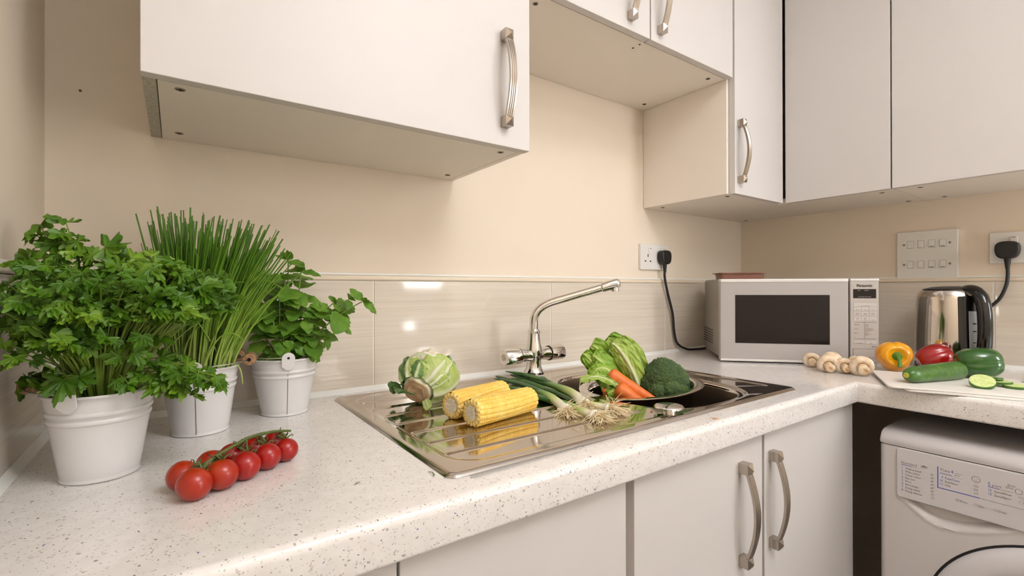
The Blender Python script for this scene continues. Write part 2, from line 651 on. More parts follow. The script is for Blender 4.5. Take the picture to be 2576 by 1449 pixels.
def sink():
    root = thing('sink', 'inset stainless steel sink with ribbed drainer on its left side', 'sink', (-1.195, -0.30, C))
    RX0, RX1, RY0, RY1 = -1.190, -0.800, -0.540, -0.100
    lin = np.linspace
    xs = np.concatenate([lin(SX0, SX0 + .01, 6)[:-1], lin(SX0 + .01, RX0, 150)[:-1], lin(RX0, RX1, 60)[:-1], lin(RX1, SX1 - .01, 12)[:-1], lin(SX1 - .01, SX1, 6)])
    ys = np.concatenate([lin(SY0, SY0 + .01, 6)[:-1], lin(SY0 + .01, RY0, 4)[:-1], lin(RY0, RY1, 190)[:-1], lin(RY1, SY1 - .01, 14)[:-1], lin(SY1 - .01, SY1, 6)])
    nx, ny = len(xs), len(ys)
    rc = 0.014
    v = []
    for y in ys:
        for x in xs:
            z = sink_z(x, y)
            # pull the four outer corners round
            ax = rc - min(x - SX0, SX1 - x)
            ay = rc - min(y - SY0, SY1 - y)
            X, Y = x, y
            if ax > 0 and ay > 0:
                m = max(ax, ay)
                L = math.hypot(ax, ay)
                k = m / L
                X = x + (ax - ax * k) * (1 if x - SX0 < rc else -1)
                Y = y + (ay - ay * k) * (1 if y - SY0 < rc else -1)
            v.append((X, Y, z))
    f = []
    for j in range(ny - 1):
        for i in range(nx - 1):
            mx_, my_ = (xs[i] + xs[i + 1]) / 2, (ys[j] + ys[j + 1]) / 2
            if RX0 < mx_ < RX1 and RY0 < my_ < RY1:
                continue
            f.append((j * nx + i, j * nx + i + 1, (j + 1) * nx + i + 1, (j + 1) * nx + i))
    sheet = MB().add(v, f)
    # the basin: rings that follow its rounded outline, from the square patch edge down to the waste
    na = 288
    qs = [1.12, 1.10, 1.085, 1.07, 1.055, 1.03, 1.01, 1.0] + [1 - .11 * t for t in (.04, .09, .15, .22, .3, .38, .46, .54, .62, .70, .78, .86, .93, 1.0)] + [.86, .8, .7, .55, .4, .25, .12]
    v, f, mi = [], [], []
    for k, q in enumerate([None] + qs):
        for i in range(na):
            t = 2 * math.pi * i / na
            c, sn = math.cos(t), math.sin(t)
            n_ = (abs(c) ** 3 + abs(sn) ** 3) ** (-1 / 3)
            ex, ey = BCX + BA * c * n_, BCY + BB * sn * n_
            dx, dy = ex - BCX, ey - BCY
            if q is None:
                sc = min(((RX1 if dx > 0 else RX0) - BCX) / dx if abs(dx) > 1e-6 else 1e9, ((RY1 if dy > 0 else RY0) - BCY) / dy if abs(dy) > 1e-6 else 1e9)
            else:
                sc = q
                lim = min(((RX1 if dx > 0 else RX0) - BCX) / dx if abs(dx) > 1e-6 else 1e9, ((RY1 if dy > 0 else RY0) - BCY) / dy if abs(dy) > 1e-6 else 1e9)
                sc = min(sc, lim)
            x, y = BCX + dx * sc, BCY + dy * sc
            v.append((x, y, sink_z(x, y)))
    nr = len(qs) + 1
    for k in range(nr - 1):
        for i in range(na):
            j = (i + 1) % na
            f.append((k * na + i, (k + 1) * na + i, (k + 1) * na + j, k * na + j))
            mi.append(0 if k < 10 else 1)
    f.append(tuple((nr - 1) * na + i for i in range(na)))
    mi.append(1)
    sheet.add(v, f, mi)
    sheet.build('drainer_and_basin', [M_SINK, M_BASIN], root, angle=80, recalc=False)
    # waste strainer and pop-up knob
    MB().lathe([(0.040, -0.003), (0.040, 0.001), (0.030, 0.0015), (0.028, -0.002), (0.001, -0.002)], 28,
               Matrix.Translation((*DRAIN, sink_z(*DRAIN)+.003))).build('waste', M_CHROME, root)
    kx, ky = -1.1677, -0.516
    MB().lathe([(0.011, -0.002), (0.011, 0.007), (0.0255, 0.0085), (0.0262, 0.0105), (0.024, 0.0125), (0.001, 0.0130)], 36,
               Matrix.Translation((kx, ky, sink_z(kx, ky)))).build('waste_knob', M_CHROME, root)


sink()


# ------------------------------------------------------------------ mixer tap
def tap():
    tx, ty = -1.1647, -0.12
    z0 = sink_z(tx, ty)
    root = thing('mixer_tap', 'chrome mixer tap with two round handles and a long angled spout behind the sink', 'tap', (tx, ty, z0))
    T = Matrix.Translation((tx, ty, 0))
    MB().lathe([(0.0245, z0), (0.0250, z0 + .004), (0.0235, z0 + .009)], 32, T).build('base_ring', M_WPLAST, root)
    MB().lathe([(0.0225, z0 + .009), (0.0255, z0 + .012), (0.0255, z0 + .017), (0.0205, z0 + .024), (0.0185, z0 + .032), (0.0178, z0 + .045),
                (0.0185, 0.966), (0.0215, 0.974), (0.0200, 0.985), (0.0165, 1.0), (0.0148, 1.015), (0.0142, 1.0235), (0.0155, 1.0238), (0.0158, 1.029), (0.0125, 1.034), (0.011, 1.034)], 32, T).build('column', M_CHROME, root)
    zc = 0.9712
    AX = frame((tx, ty, zc), (1, 0, 0), (0, 0, 1))
    MB().lathe([(0.0165, -0.046), (0.0165, -0.036), (0.0140, -0.024), (0.0158, -0.014), (0.0195, 0), (0.0158, 0.014), (0.0140, 0.024), (0.0165, 0.036), (0.0165, 0.046)], 32, AX).build('valve_body', M_CHROME, root)
    for s in (-1, 1):
        A = frame((tx + s * 0.047, ty, zc), (s, 0, 0), (0, 0, 1))
        seg = 48
        prof = [(0.0180, 0.0), (0.0190, 0.001), (0.0190, 0.040), (0.0178, 0.0425), (0.0001, 0.0425)]
        h = MB()
        v = []
        for rr, zz in prof:
            for i in range(seg):
                a = 2 * math.pi * i / seg
                k = 1.0 + (0.0 if rr < 0.01 else 0.07 * max(0, math.cos(3 * a)) ** 6)
                v.append((rr * k * math.cos(a), rr * k * math.sin(a), zz))
        f = [(k * seg + i, k * seg + (i + 1) % seg, (k + 1) * seg + (i + 1) % seg, (k + 1) * seg + i) for k in range(len(prof) - 1) for i in range(seg)]
        f.append(tuple(reversed(range(seg))))
        f.append(tuple((len(prof) - 1) * seg + i for i in range(seg)))
        h.add(v, f, 0, None, A)
        ho = h.build('handle', M_CHROME, root)
        MB().lathe([(0.0085, 0.0425), (0.0080, 0.0434), (0.0001, 0.0436)], 24, A).build('indicator_disc', Mat('brushed_disc', srgb(190, 182, 172), 0.3, 1).m, ho)
        MB().lathe([(0.0186, -0.0015), (0.0186, 0.0002)], 32, A).build('seal_ring', M_DARK, root)
    # spout: rises, bends and reaches out over the basin
    a = Vector((tx, ty, 1.030))
    tip = Vector((-0.990, -0.243, 1.1485))
    bend = Vector((tx, ty, 1.088))
    d2 = (tip - bend).normalized()
    pts = [a, Vector((tx, ty, 1.045))]
    p0, p1, p2 = Vector((tx, ty, 1.050)), bend, bend + d2 * 0.052
    for k in range(13):
        t = k / 12
        pts.append((1 - t) ** 2 * p0 + 2 * t * (1 - t) * p1 + t * t * p2)
    j = bend + d2 * ((tip - bend).length - 0.050)
    pts.append(j)
    MB().tube(pts, [0.0105] * (len(pts) - 1) + [0.0095], 20).build('spout', M_CHROME, root, angle=60)
    n = MB()
    n.tube([j, j + d2 * .002, j + d2 * .003, j + d2 * .038, j + d2 * .046, j + d2 * .0495], [0.0098, 0.0118, 0.0120, 0.0128, 0.0108, 0.004], 24)
    q = j + d2 * 0.036
    n.lathe([(0.0085, 0.004), (0.0098, -0.012), (0.0098, -0.0185), (0.0078, -0.0185), (0.0076, -0.013)], 24, Matrix.Translation(q), cap1=False)
    n.build('nozzle', M_CHROME, root, angle=60)


tap()


# ------------------------------------------------------------------ cabinets
def handle(root, origin, out, up=(0, 0, 1), length=0.178, name='handle'):
    """bow handle with two faceted feet; origin is the middle of the handle on the door face"""
    o, u, t = Vector(out).normalized(), Vector(up).normalized(), None
    side = u.cross(o)
    Mx = Matrix((side, u, o)).transposed().to_4x4()
    Mx.translation = Vector(origin)
    mb = MB()
    H = length / 2
    for s in (-1, 1):
        y0, y1 = s * (H - 0.019), s * H
        ya, yb = min(y0, y1), max(y0, y1)
        w, h = 0.0085, 0.018
        v = [(-w, ya, 0), (w, ya, 0), (w, yb, 0), (-w, yb, 0), (-w, ya, h), (w, ya, h), (w, yb, h), (-w, yb, h), (0, (ya + yb) / 2 - s * .001, h + 0.0065)]
        f = [(0, 1, 5, 4), (1, 2, 6, 5), (2, 3, 7, 6), (3, 0, 4, 7), (3, 2, 1, 0), (4, 5, 8), (5, 6, 8), (6, 7, 8), (7, 4, 8)]
        mb.add(v, f, 0, None, Mx)
    # bowed bar with three grooves
    n = 34
    L = H - 0.014
    xs = []
    hw = 0.0080
    zprof = []
    for i in range(29):
        x = -hw + 2 * hw * i / 28
        g = 0.0
        for gx in (-0.0040, 0.0, 0.0040):
            g = max(g, 1 - abs(x - gx) / 0.0011)
        xs.append(x)
        zprof.append(g)
    v = []
    row = len(xs) * 2
    for k in range(n + 1):
        t = -1 + 2 * k / n
        y = t * L
        bow = 0.0135 + 0.0165 * math.cos(t * math.pi / 2) ** 0.9
        ends = sstep((1 - abs(t)) / 0.10)
        for x, g in zip(xs, zprof):
            v.append((x, y, bow + 0.0028 - 0.0014 * max(0, g) * ends))
        for x in reversed(xs):
            v.append((x, y, bow - 0.0018))
    f = []
    for k in range(n):
        for i in range(row):
            j = (i + 1) % row
            f.append((k * row + i, k * row + j, (k + 1) * row + j, (k + 1) * row + i))
    mb.add(v, f, 0, None, Mx)
    return mb.build(name, M_NICKEL, root, angle=28)


def bolt(root, x, y, z):
    b = MB()
    T = frame((x, y, z + .0005), (0, 0, -1))
    b.lathe([(0.0066, 0), (0.0062, 0.0012), (0.0040, 0.0014), (0.0036, 0.0009), (0.0001, 0.0009)], 20, T)
    b.box(-0.0045, 0.0045, -0.0008, 0.0008, 0.0012, 0.0017, 1, T).box(-0.0008, 0.0008, -0.0045, 0.0045, 0.0012, 0.0017, 1, T)
    return b.build('bolt', [M_SCREW, M_DARK], root, angle=50)


ZTOP = 2.14
DF = -0.316      # front face of the wall-unit doors

# wall unit over the drainer
A = thing('wall_cabinet', 'white single-door wall cabinet above the drainer and the potted herbs', 'cabinet', (-1.621, 0, 1.401), 'white wall cabinets')
ca = MB().box(-1.905, -1.338, -0.290, -0.001, 1.401, 1.419).box(-1.337, -1.323, -0.296, -0.001, 1.401, ZTOP).box(-1.905, -1.337, -0.290, -0.001, ZTOP - .018, ZTOP).box(-1.905, -1.337, -0.012, -0.001, 1.419, ZTOP - .018)
ca.build('carcass', M_CABIN, A, bevel=0.0006)
MB().box(-1.921, -1.906, -0.293, -0.001, 1.4015, ZTOP).build('side_panel', [M_EDGE], A, bevel=0.0006)
MB().box(-1.9212, -1.906, -0.2945, -0.2932, 1.4015, ZTOP).build('edge_band', M_CAB, A)
d = MB().box(-1.921, -1.326, DF, DF + .018, 1.3985, ZTOP).build('door', M_CAB, A, bevel=0.0012)
handle(d, (-1.3855, DF, 1.5215), (0, -1, 0))
for x, y in ((-1.8808, -0.2706), (-1.8806, -0.0522), (-1.3651, -0.2726), (-1.3637, -0.0475)):
    bolt(A, x, y, 1.401)

# bridging unit over the sink
B = thing('wall_cabinet', 'short white double-door wall cabinet above the sink, higher than its neighbours', 'cabinet', (-0.965, 0, 1.727), 'white wall cabinets')
cb = MB().box(-1.3225, -0.608, -0.294, -0.001, 1.727, 1.745).box(-1.3225, -1.305, -0.294, -0.001, 1.745, ZTOP).box(-0.6255, -0.608, -0.294, -0.001, 1.745, ZTOP).box(-1.305, -0.6255, -0.294, -0.001, ZTOP - .018, ZTOP).box(-1.305, -0.6255, -0.012, -0.001, 1.745, ZTOP - .018)
cb.build('carcass', M_CABIN, B, bevel=0.0006)
for x0, x1, hx in ((-1.3215, -0.9665, -1.038), (-0.9620, -0.6085, -0.9315)):
    d = MB().box(x0, x1, DF, DF + .018, 1.7245, ZTOP).build('door', M_CAB, B, bevel=0.0012)
    handle(d, (hx, DF, 1.743 + .089 + .002), (0, -1, 0))
for x, y in ((-1.2735, -0.2678), (-0.6545, -0.2687), (-0.6529, -0.0433)):
    bolt(B, x, y, 1.727)
for x, y in ((-0.9632, -0.262), (-0.9634, -0.2824)):
    MB().lathe([(0.0028, 0), (0.0026, 0.0008), (0.0001, 0.0009)], 12, frame((x, y, 1.7273), (0, 0, -1))).build('screw_hole', M_DARK, B)

# corner unit, L-shaped
CZ = 1.402
Cc = thing('wall_cabinet', 'tall white L-shaped corner wall cabinet above the microwave, with two doors', 'cabinet', (-0.30, -0.30, CZ), 'white wall cabinets')
cc = MB()
rounded_slab(cc, [(-0.5892, -0.001), (-0.5892, -0.295), (-0.298, -0.295), (-0.298, -0.5905), (-0.001, -0.5905), (-0.001, -0.001)], CZ + .0004, CZ + .018)
cc.box(-0.607, -0.5895, -0.296, -0.001, CZ, ZTOP).box(-0.298, -0.001, -0.5905, -0.574, CZ + .018, ZTOP)
rounded_slab(cc, [(-0.589, -0.001), (-0.589, -0.295), (-0.298, -0.295), (-0.298, -0.574), (-0.001, -0.574), (-0.001, -0.001)], ZTOP - .018, ZTOP)
cc.build('carcass', M_CABIN, Cc, bevel=0.0006)
MB().box(-0.5995, -0.5865, -0.2975, -0.296, CZ, ZTOP).build('edge_band', M_CAB, Cc)
dc = MB().box(-0.5985, -0.3225, DF, DF + .018, CZ - .001, ZTOP).build('door', M_CAB, Cc, bevel=0.0012)
handle(dc, (-0.5775, DF, 1.5210), (0, -1, 0))
MB().box(-0.316, -0.299, -0.5900, -0.3200, CZ - .001, ZTOP).build('door', M_CAB, Cc, bevel=0.0012)
MB().box(-0.3215, -0.3165, -0.3085, -0.3035, CZ + .004, ZTOP).build('gap_shade_strip', M_DARK, Cc)  # dark strip standing in for the shaded gap between the corner doors
for x, y in ((-0.5691, -0.2759), (-0.566, -0.0469), (-0.0388, -0.0413), (-0.2583, -0.5542), (-0.0352, -0.5534)):
    bolt(Cc, x, y, CZ)

Dd = thing('wall_cabinet', 'white wall cabinet right of the corner unit, above the kettle', 'cabinet', (-0.15, -0.89, CZ), 'white wall cabinets')
MB().box(-0.297, -0.001, -1.190, -0.5925, CZ, CZ + .018).box(-0.297, -0.001, -0.6105, -0.5925, CZ + .018, ZTOP).box(-0.297, -0.001, -1.190, -1.172, CZ + .018, ZTOP).box(-0.297, -0.001, -1.172, -0.6105, ZTOP - .018, ZTOP).build('carcass', M_CABIN, Dd, bevel=0.0006)
dd = MB().box(-0.316, -0.298, -1.189, -0.5935, CZ - .001, ZTOP).build('door', M_CAB, Dd, bevel=0.0012)
handle(dd, (-0.316, -1.13, 1.521), (-1, 0, 0))
for x, y in ((-0.2638, -0.6399), (-0.0434, -0.64), (-0.26, -1.14), (-0.04, -1.14)):
    bolt(Dd, x, y, CZ)

# base units
BF = -0.582


def base_unit(label, x0, x1, doors, filler=None):
    t = thing('base_cabinet', label, 'cabinet', ((x0 + x1) / 2, -0.3, 0), 'white base cabinets')
    MB().box(x0, x0 + .018, BF + .02, -0.02, 0.12, WB - .002).box(x1 - .018, x1, BF + .02, -0.02, 0.12, WB - .002).box(x0 + .018, x1 - .018, BF + .02, -0.02, 0.12, .138).box(x0 + .018, x1 - .018, -0.03, -0.02, .138, 0.70).box(x0 + .018, x1 - .018, BF + .02, BF + .038, 0.74, WB - .002).build('carcass', M_CABIN, t, bevel=0.0006)
    MB().box(x0, x1, BF + .06, BF + .075, 0.0, 0.12).build('plinth', M_CAB, t)
    for a, b, hx in doors:
        dr = MB().box(a, b, BF, BF + .018, 0.125, WB - .006).build('door', M_CAB, t, bevel=0.0012)
        if hx is not None:
            handle(dr, (hx, BF, 0.7265), (0, -1, 0), length=0.186)
    return t


base_unit('white base cabinet left of the sink base, under the herbs and drainer', -2.055, -1.352, [(-2.053, -1.701, None), (-1.698, -1.356, None)])
sb = base_unit('white two-door base cabinet under the sink basin, with two bow handles', -1.350, -0.546, [(-1.3385, -0.9745, -1.0505), (-0.9660, -0.5960, -0.9420)])
MB().box(-0.5940, -0.5460, BF + .001, BF + .018, 0.12, WB - .004).build('corner_post', M_CAB, sb, bevel=0.0012)
hidden = base_unit  # (no more units are in view)

# ------------------------------------------------------------------ microwave
mo = Vector((-0.5332, -0.2304, 0.915))
me_, mn_ = Vector((.679, -.734, 0)).normalized(), Vector((.734, .679, 0)).normalized()
MX = Matrix((me_, mn_, Vector((0, 0, 1)))).transposed().to_4x4()
MX.translation = mo          # x along the front, y into the corner, z up
M_SILV = painted('silver_paint', srgb(172, 165, 160), 0.38, 0.01, 60, 0.0)
M_SILV2 = painted('grey_metal_case', srgb(150, 142, 132), 0.42, 0.02, 60, 0.0)
M_SILVL = Mat('bright_silver_strip', srgb(222, 217, 213), 0.25, 0.2).m
M_SCRN = Mat('smoked_glass', srgb(34, 27, 24), 0.10, spec=0.35).m
M_PANEL = painted('control_panel_silver', srgb(180, 170, 162), 0.4, 0.01, 60, 0.0)
M_INK = Mat('dark_ink', srgb(60, 54, 54), 0.7).m
M_INKL = Mat('pale_ink', srgb(205, 200, 192), 0.6).m


def microwave():
    root = thing('microwave', 'silver microwave oven with a dark window, standing across the corner', 'microwave', tuple(mo - Vector((0, 0, .005))))
    W, D, H = 0.4250, 0.272, 0.2455
    MB().box(0.004, W - .003, 0.030, D, 0.004, H + .002, 0, MX).build('case', M_SILV2, root, bevel=0.006, seg=3)
    MB().box(0.001, W, 0.023, 0.030, 0.0, H + .001, 0, MX).build('front_frame', M_SILVL, root, bevel=0.002)
    dr = MB()
    dr.box(0.0, 0.3478, 0.0, 0.023, 0.0, H - .002, 0, MX)
    d_o = dr.build('door', M_SILV, root, bevel=0.0035, seg=3)
    MB().box(0.001, 0.347, -0.0022, 0.020, H - .0095, H + .0008, 0, MX).build('top_strip', M_SILVL, d_o, bevel=0.002)
    MB().box(0.001, 0.347, -0.0016, 0.020, -0.001, 0.0055, 0, MX).build('bottom_strip', M_SILVL, d_o, bevel=0.001)
    MB().box(0.0425, 0.2985, -0.0010, 0.004, 0.0535, 0.1985, 0, MX).build('window', M_SCRN, d_o, bevel=0.0008)
    pn = MB().box(0.3515, W, 0.0, 0.023, 0.002, H - .002, 0, MX).build('control_panel', M_PANEL, root, bevel=0.003, seg=3)
    MB().box(0.3515, W, -0.0014, 0.020, H - .0065, H + .0003, 0, MX).build('top_strip', M_SILVL, pn, bevel=0.0012)
    MB().box(0.3590, 0.4172, -0.0008, 0.003, 0.1893, 0.2155, 0, MX).build('display', M_SCRN, pn, bevel=0.0004)
    # text plane just in front of the panel
    def TP(x, z):
        m = MX @ Matrix.Translation((x, -0.0013, z)) @ Matrix.Rotation(math.radians(90), 4, 'X')
        return m
    t = MB()
    add_text(t, 'Panasonic', 0.0105, TP(0.388, 0.2222), 0, 'CENTER', 0.00022, 0.97, 1.0)
    t.build('wordmark', M_INK, pn, smooth=False, recalc=False)
    t = MB()
    for x, s in ((0.374, 'AUTO'), (0.393, 'DEFROST')):
        add_text(t, s, 0.0026, TP(x, 0.2105), 0, 'CENTER')
    add_text(t, 'TIME WEIGHT AUTO START', 0.0026, TP(0.388, 0.1925), 0, 'CENTER')
    t.build('display_text', M_INKL, pn, smooth=False, recalc=False)
    # buttons
    M_BTN = Mat('button_silver', srgb(192, 184, 178), 0.35).m
    kb_ = lambda x0, x1, z0, z1: MB().box(x0, x1, -0.0009, 0.001, z0, z1, 0, MX).build('button', M_BTN, pn, bevel=0.0004)
    kb_(0.3602, 0.4180, 0.1645, 0.1750)
    for z in (0.1525, 0.1395, 0.1240):
        for x in (0.3602, 0.3798, 0.3994):
            kb_(x, x + .0186, z, z + .0112)
    for x0, x1 in ((0.3602, 0.3885), (0.3898, 0.4180)):
        kb_(x0, x1, 0.0575, 0.0670)
    t = MB()
    add_text(t, 'Micro Power', 0.0038, TP(0.3890, 0.1660), 0, 'CENTER')
    for z, row in ((0.1540, ('10 min', '1 min', '10 sec')), (0.1410, ('Turbo', 'Chaos', 'Auto')), (0.1250, ('Less', 'More', 'Clock'))):
        for x, s in zip((0.3695, 0.3891, 0.4087), row):
            add_text(t, s, 0.0036, TP(x, z + .001), 0, 'CENTER')
    for x, s in zip((0.3695, 0.3891, 0.4087), ('Defrost', 'Cook', 'Reheat')):
        add_text(t, s, 0.0034, TP(x, 0.1450), 0, 'CENTER')
    for x in (0.3695, 0.3891):
        t.lathe([(0.0012, 0.0), (0.0001, 0.0)], 12, TP(x, 0.1315))
    add_text(t, 'Auto Weight Programs', 0.0030, TP(0.3604, 0.1192))
    for z, s, items in ((0.1130, 'DEFROST', ('Bread', 'Mince', 'Chops')), (0.1010, 'COOK', ('Jacket Potatoes', 'Fresh Vegetables', 'Fish Fillets')), (0.0890, 'REHEAT', ('Meal', 'Small Pieces', 'Soup'))):
        add_text(t, s, 0.0032, TP(0.3606, z - .001))
        for i, w in enumerate(items):
            add_text(t, w, 0.0030, TP(0.3900, z - .0034 * i))
    add_text(t, 'Stop/Cancel', 0.0034, TP(0.3745, 0.0588), 0, 'CENTER')
    add_text(t, 'Start', 0.0034, TP(0.4040, 0.0588), 0, 'CENTER')
    add_text(t, '800W', 0.0046, TP(0.4170, 0.0490), 0, 'RIGHT')
    add_text(t, 'Door', 0.0028, TP(0.4200, 0.0145), 0, 'RIGHT')
    def line(x0, x1, z0, z1, w=.0003):
        t.add([MX @ Vector(p) for p in ((x0, -.0013, z0 - w), (x1, -.0013, z1 - w), (x1, -.0013, z1 + w), (x0, -.0013, z0 + w))], [(0, 1, 2, 3)])
    line(0.3850, 0.4180, 0.1202, 0.1202)
    line(0.3600, 0.4180, 0.0730, 0.0730)
    t.add([MX @ Vector(p) for p in ((0.3872, -.0013, 0.075), (0.3878, -.0013, 0.075), (0.3878, -.0013, 0.116), (0.3872, -.0013, 0.116))], [(0, 1, 2, 3)])
    t.build('panel_print', M_INK, pn, smooth=False, recalc=False)
    MB().box(0.3585, 0.4225, -0.0010, 0.002, 0.0190, 0.0430, 0, MX).build('open_button', M_PANEL, pn, bevel=0.0006)
    g = MB()
    for a, b in (((0.3578, 0.0183), (0.4232, 0.0190)), ((0.3578, 0.0430), (0.4232, 0.0437)), ((0.3578, 0.0183), (0.3585, 0.0437)), ((0.4225, 0.0183), (0.4232, 0.0437))):
        g.box(a[0], b[0], -0.0004, 0.001, a[1], b[1], 0, MX)
    g.build('button_gap', M_INK, pn)
    v = MB()
    for i in range(5):
        for j in range(6):
            v.box(0.0032, 0.0045, 0.135 + i * .031, 0.150 + i * .031, 0.036 + j * .0085, 0.0395 + j * .0085, 0, MX)
    v.build('side_vents', M_DARK, root)
    for x in (0.05, 0.37):
        for y in (0.05, 0.23):
            MB().lathe([(0.010, -0.005), (0.011, 0.005)], 16, MX @ Matrix.Translation((x, y, 0))).build('foot', M_BLACK, root)


microwave()

# ribbed tub on top of the microwave
ttop = 0.915 + 0.2455 + .002
TX = MX @ Matrix.Translation((0.012, 0.075, 0.2475))
tr = thing('tub', 'shallow brown ribbed tub lying on top of the microwave', 'tub', tuple(TX.translation))
M_TERRA = painted('brown_plastic', srgb(128, 82, 64), 0.45, 0.05, 80, 0)
b = MB()
for k in range(5):
    g = 0.0004 if k % 2 else 0.0
    rounded_slab(b, rrect(0.006 - .0005 * k + g, 0.134 + .0005 * k - g, 0.003, 0.083, 0.010), 0.0035 * k, 0.0035 * (k + 1), 0, TX)
b.build('body', M_TERRA, tr, angle=50)
l = MB()
rounded_slab(l, rrect(0.002, 0.138, -0.001, 0.087, 0.011), 0.0172, 0.0208, 0, TX)
rounded_slab(l, rrect(-0.009, 0.004, 0.025, 0.060, 0.004), 0.0175, 0.0198, 0, TX)
l.build('lid', M_TERRA, tr, angle=50)


# ------------------------------------------------------------------ sockets, plugs, switches
def local_wall(x=None, y=None, z=0):
    """matrix with x = along the wall to the viewer's right, y = up, z = out of the wall"""
    if y is None:
        m = Matrix(((1, 0, 0), (0, 0, 1), (0, -1, 0))).transposed()
        m = Matrix((Vector((1, 0, 0)), Vector((0, 0, 1)), Vector((0, -1, 0)))).transposed().to_4x4()
        m.translation = Vector((x, 0, z))
    else:
        m = Matrix((Vector((0, -1, 0)), Vector((0, 0, 1)), Vector((-1, 0, 0)))).transposed().to_4x4()
        m.translation = Vector((0, y, z))
    return m


def socket(T, label):
    root = thing('wall_socket', label, 'socket', tuple(T.translation), 'double wall sockets')
    b = MB()
    rounded_slab(b, rrect(-0.073, 0.073, -0.043, 0.043, 0.004), 0.0, 0.0095, 0, T)
    b.build('face_plate', M_WPLAST, root, bevel=0.0015, angle=50)
    for sx in (-0.036, 0.036):
        s = MB()
        s.box(sx + .003, sx + .019, 0.009, 0.030, 0.008, 0.0115, 0, T)
        so = s.build('switch', M_WPLAST, root, bevel=0.0012)
        MB().box(sx + .007, sx + .015, 0.0270, 0.0285, 0.011, 0.0119, 0, T).build('switch_mark', Mat('red_mark', srgb(120, 60, 50), 0.6).m, so)
        h = MB()
        h.box(sx - .002, sx + .002, -0.0005, 0.0085, 0.0092, 0.0099, 0, T).box(sx - .0165, sx - .0095, -0.0165, -0.0125, 0.0092, 0.0099, 0, T).box(sx + .0095, sx + .0165, -0.0165, -0.0125, 0.0092, 0.0099, 0, T)
        h.build('pin_holes', M_DARK, root)
    return root


def plug(T, label, pts, rad=0.0042):
    root = thing('plug', label, 'plug', tuple(T.translation), 'black three-pin plugs')
    b = MB()
    out = []
    for k in range(40):
        a = 2 * math.pi * k / 40
        c, s = math.cos(a), math.sin(a)
        e = 3.2
        r = (abs(c) ** e + abs(s) ** e) ** (-1 / e)
        x, y = 0.0245 * c * r, 0.024 * s * r
        if y < 0:
            x *= 1 + 0.12 * y / 0.024 * -1 * -1
        out.append((x, y))
    rounded_slab(b, out, 0.0098, 0.036, 0, T)
    b.build('plug_body', M_BLACK, root, bevel=0.005, angle=50, seg=3)
    MB().lathe([(0.0075, 0.0), (0.0068, 0.010), (0.0052, 0.022), (0.0048, 0.030)], 16, T @ frame((0, -0.021, 0.024), (0, -1, 0))).build('cord_grip', M_BLACK, root)
    # smooth the cord
    P = [Vector(p) for p in pts]
    S = []
    for i in range(len(P) - 1):
        p0, p1, p2, p3 = P[max(0, i - 1)], P[i], P[i + 1], P[min(len(P) - 1, i + 2)]
        for k in range(8):
            t = k / 8
            S.append(0.5 * ((2 * p1) + (p2 - p0) * t + (2 * p0 - 5 * p1 + 4 * p2 - p3) * t * t + (3 * p1 - p0 - 3 * p2 + p3) * t ** 3))
    S.append(P[-1])
    MB().tube(S, rad, 12).build('cord', M_BLACK, root)
    return root


socket(local_wall(x=-0.5585, z=1.2395), 'white double wall socket above the tiles left of the microwave')
PT = local_wall(x=-0.5250, z=1.2390)
plug(PT, 'black plug in the left-hand socket, its cord running down behind the microwave',
     [(-0.5250, -0.024, 1.200), (-0.524, -0.023, 1.170), (-0.508, -0.022, 1.120), (-0.478, -0.020, 1.045), (-0.468, -0.019, 0.985), (-0.452, -0.020, 0.942), (-0.405, -0.024, 0.9185), (-0.345, -0.028, 0.9145), (-0.30, -0.030, 0.9145)])
socket(local_wall(y=-0.801, z=1.2445), 'white double wall socket above the kettle, cut off by the photo edge')
PT2 = local_wall(y=-0.7660, z=1.2370)
plug(PT2, 'black plug in the socket above the kettle, its cord curving down to it',
     [(-0.024, -0.7660, 1.198), (-0.024, -0.7665, 1.170), (-0.028, -0.764, 1.140), (-0.032, -0.752, 1.104), (-0.030, -0.732, 1.078), (-0.028, -0.712, 1.045), (-0.027, -0.705, 1.0), (-0.027, -0.70, 0.94), (-0.030, -0.690, 0.917)])

# grid switch plate
gs = thing('switch_plate', 'square white grid switch plate with eight small switches above the splashback', 'switch plate', (0, -0.5895, 1.2350))
GT = local_wall(y=-0.5895, z=1.2350)
b = MB()
rounded_slab(b, rrect(-0.0725, 0.0725, -0.0735, 0.0735, 0.003), 0.0, 0.009, 0, GT)
b.build('face_plate', M_WPLAST, gs, bevel=0.0015, angle=50)
M_SHAD = Mat('switch_gap_grey', srgb(150, 142, 132), 0.7).m
for r_, zz in enumerate((0.0335, -0.0290)):
    for k in range(4):
        cx = -0.0385 + k * 0.0257
        MB().box(cx - .0075, cx + .0075, zz - .0115, zz + .0115, 0.0088, 0.0093, 0, GT).build('switch_surround', M_SHAD, gs)
        s = MB()
        s.box(cx - .0068, cx + .0068, zz - .0108, zz + .0108, 0.0088, 0.0118, 0, GT)
        so = s.build('switch', M_WPLAST, gs, bevel=0.001)
        if k >= 2:
            MB().box(cx - .005, cx + .005, zz - .0095, zz - .0080, 0.0117, 0.0120, 0, GT).build('switch_mark', M_INK, so)
for sx in (-0.0545, 0.0545):
    for zz in (0.0335, -0.0290):
        MB().lathe([(0.0033, 0.0088), (0.0033, 0.0098), (0.0001, 0.0100)], 14, GT @ Matrix.Translation((sx, zz, 0))).build('screw', M_SCREW, gs)


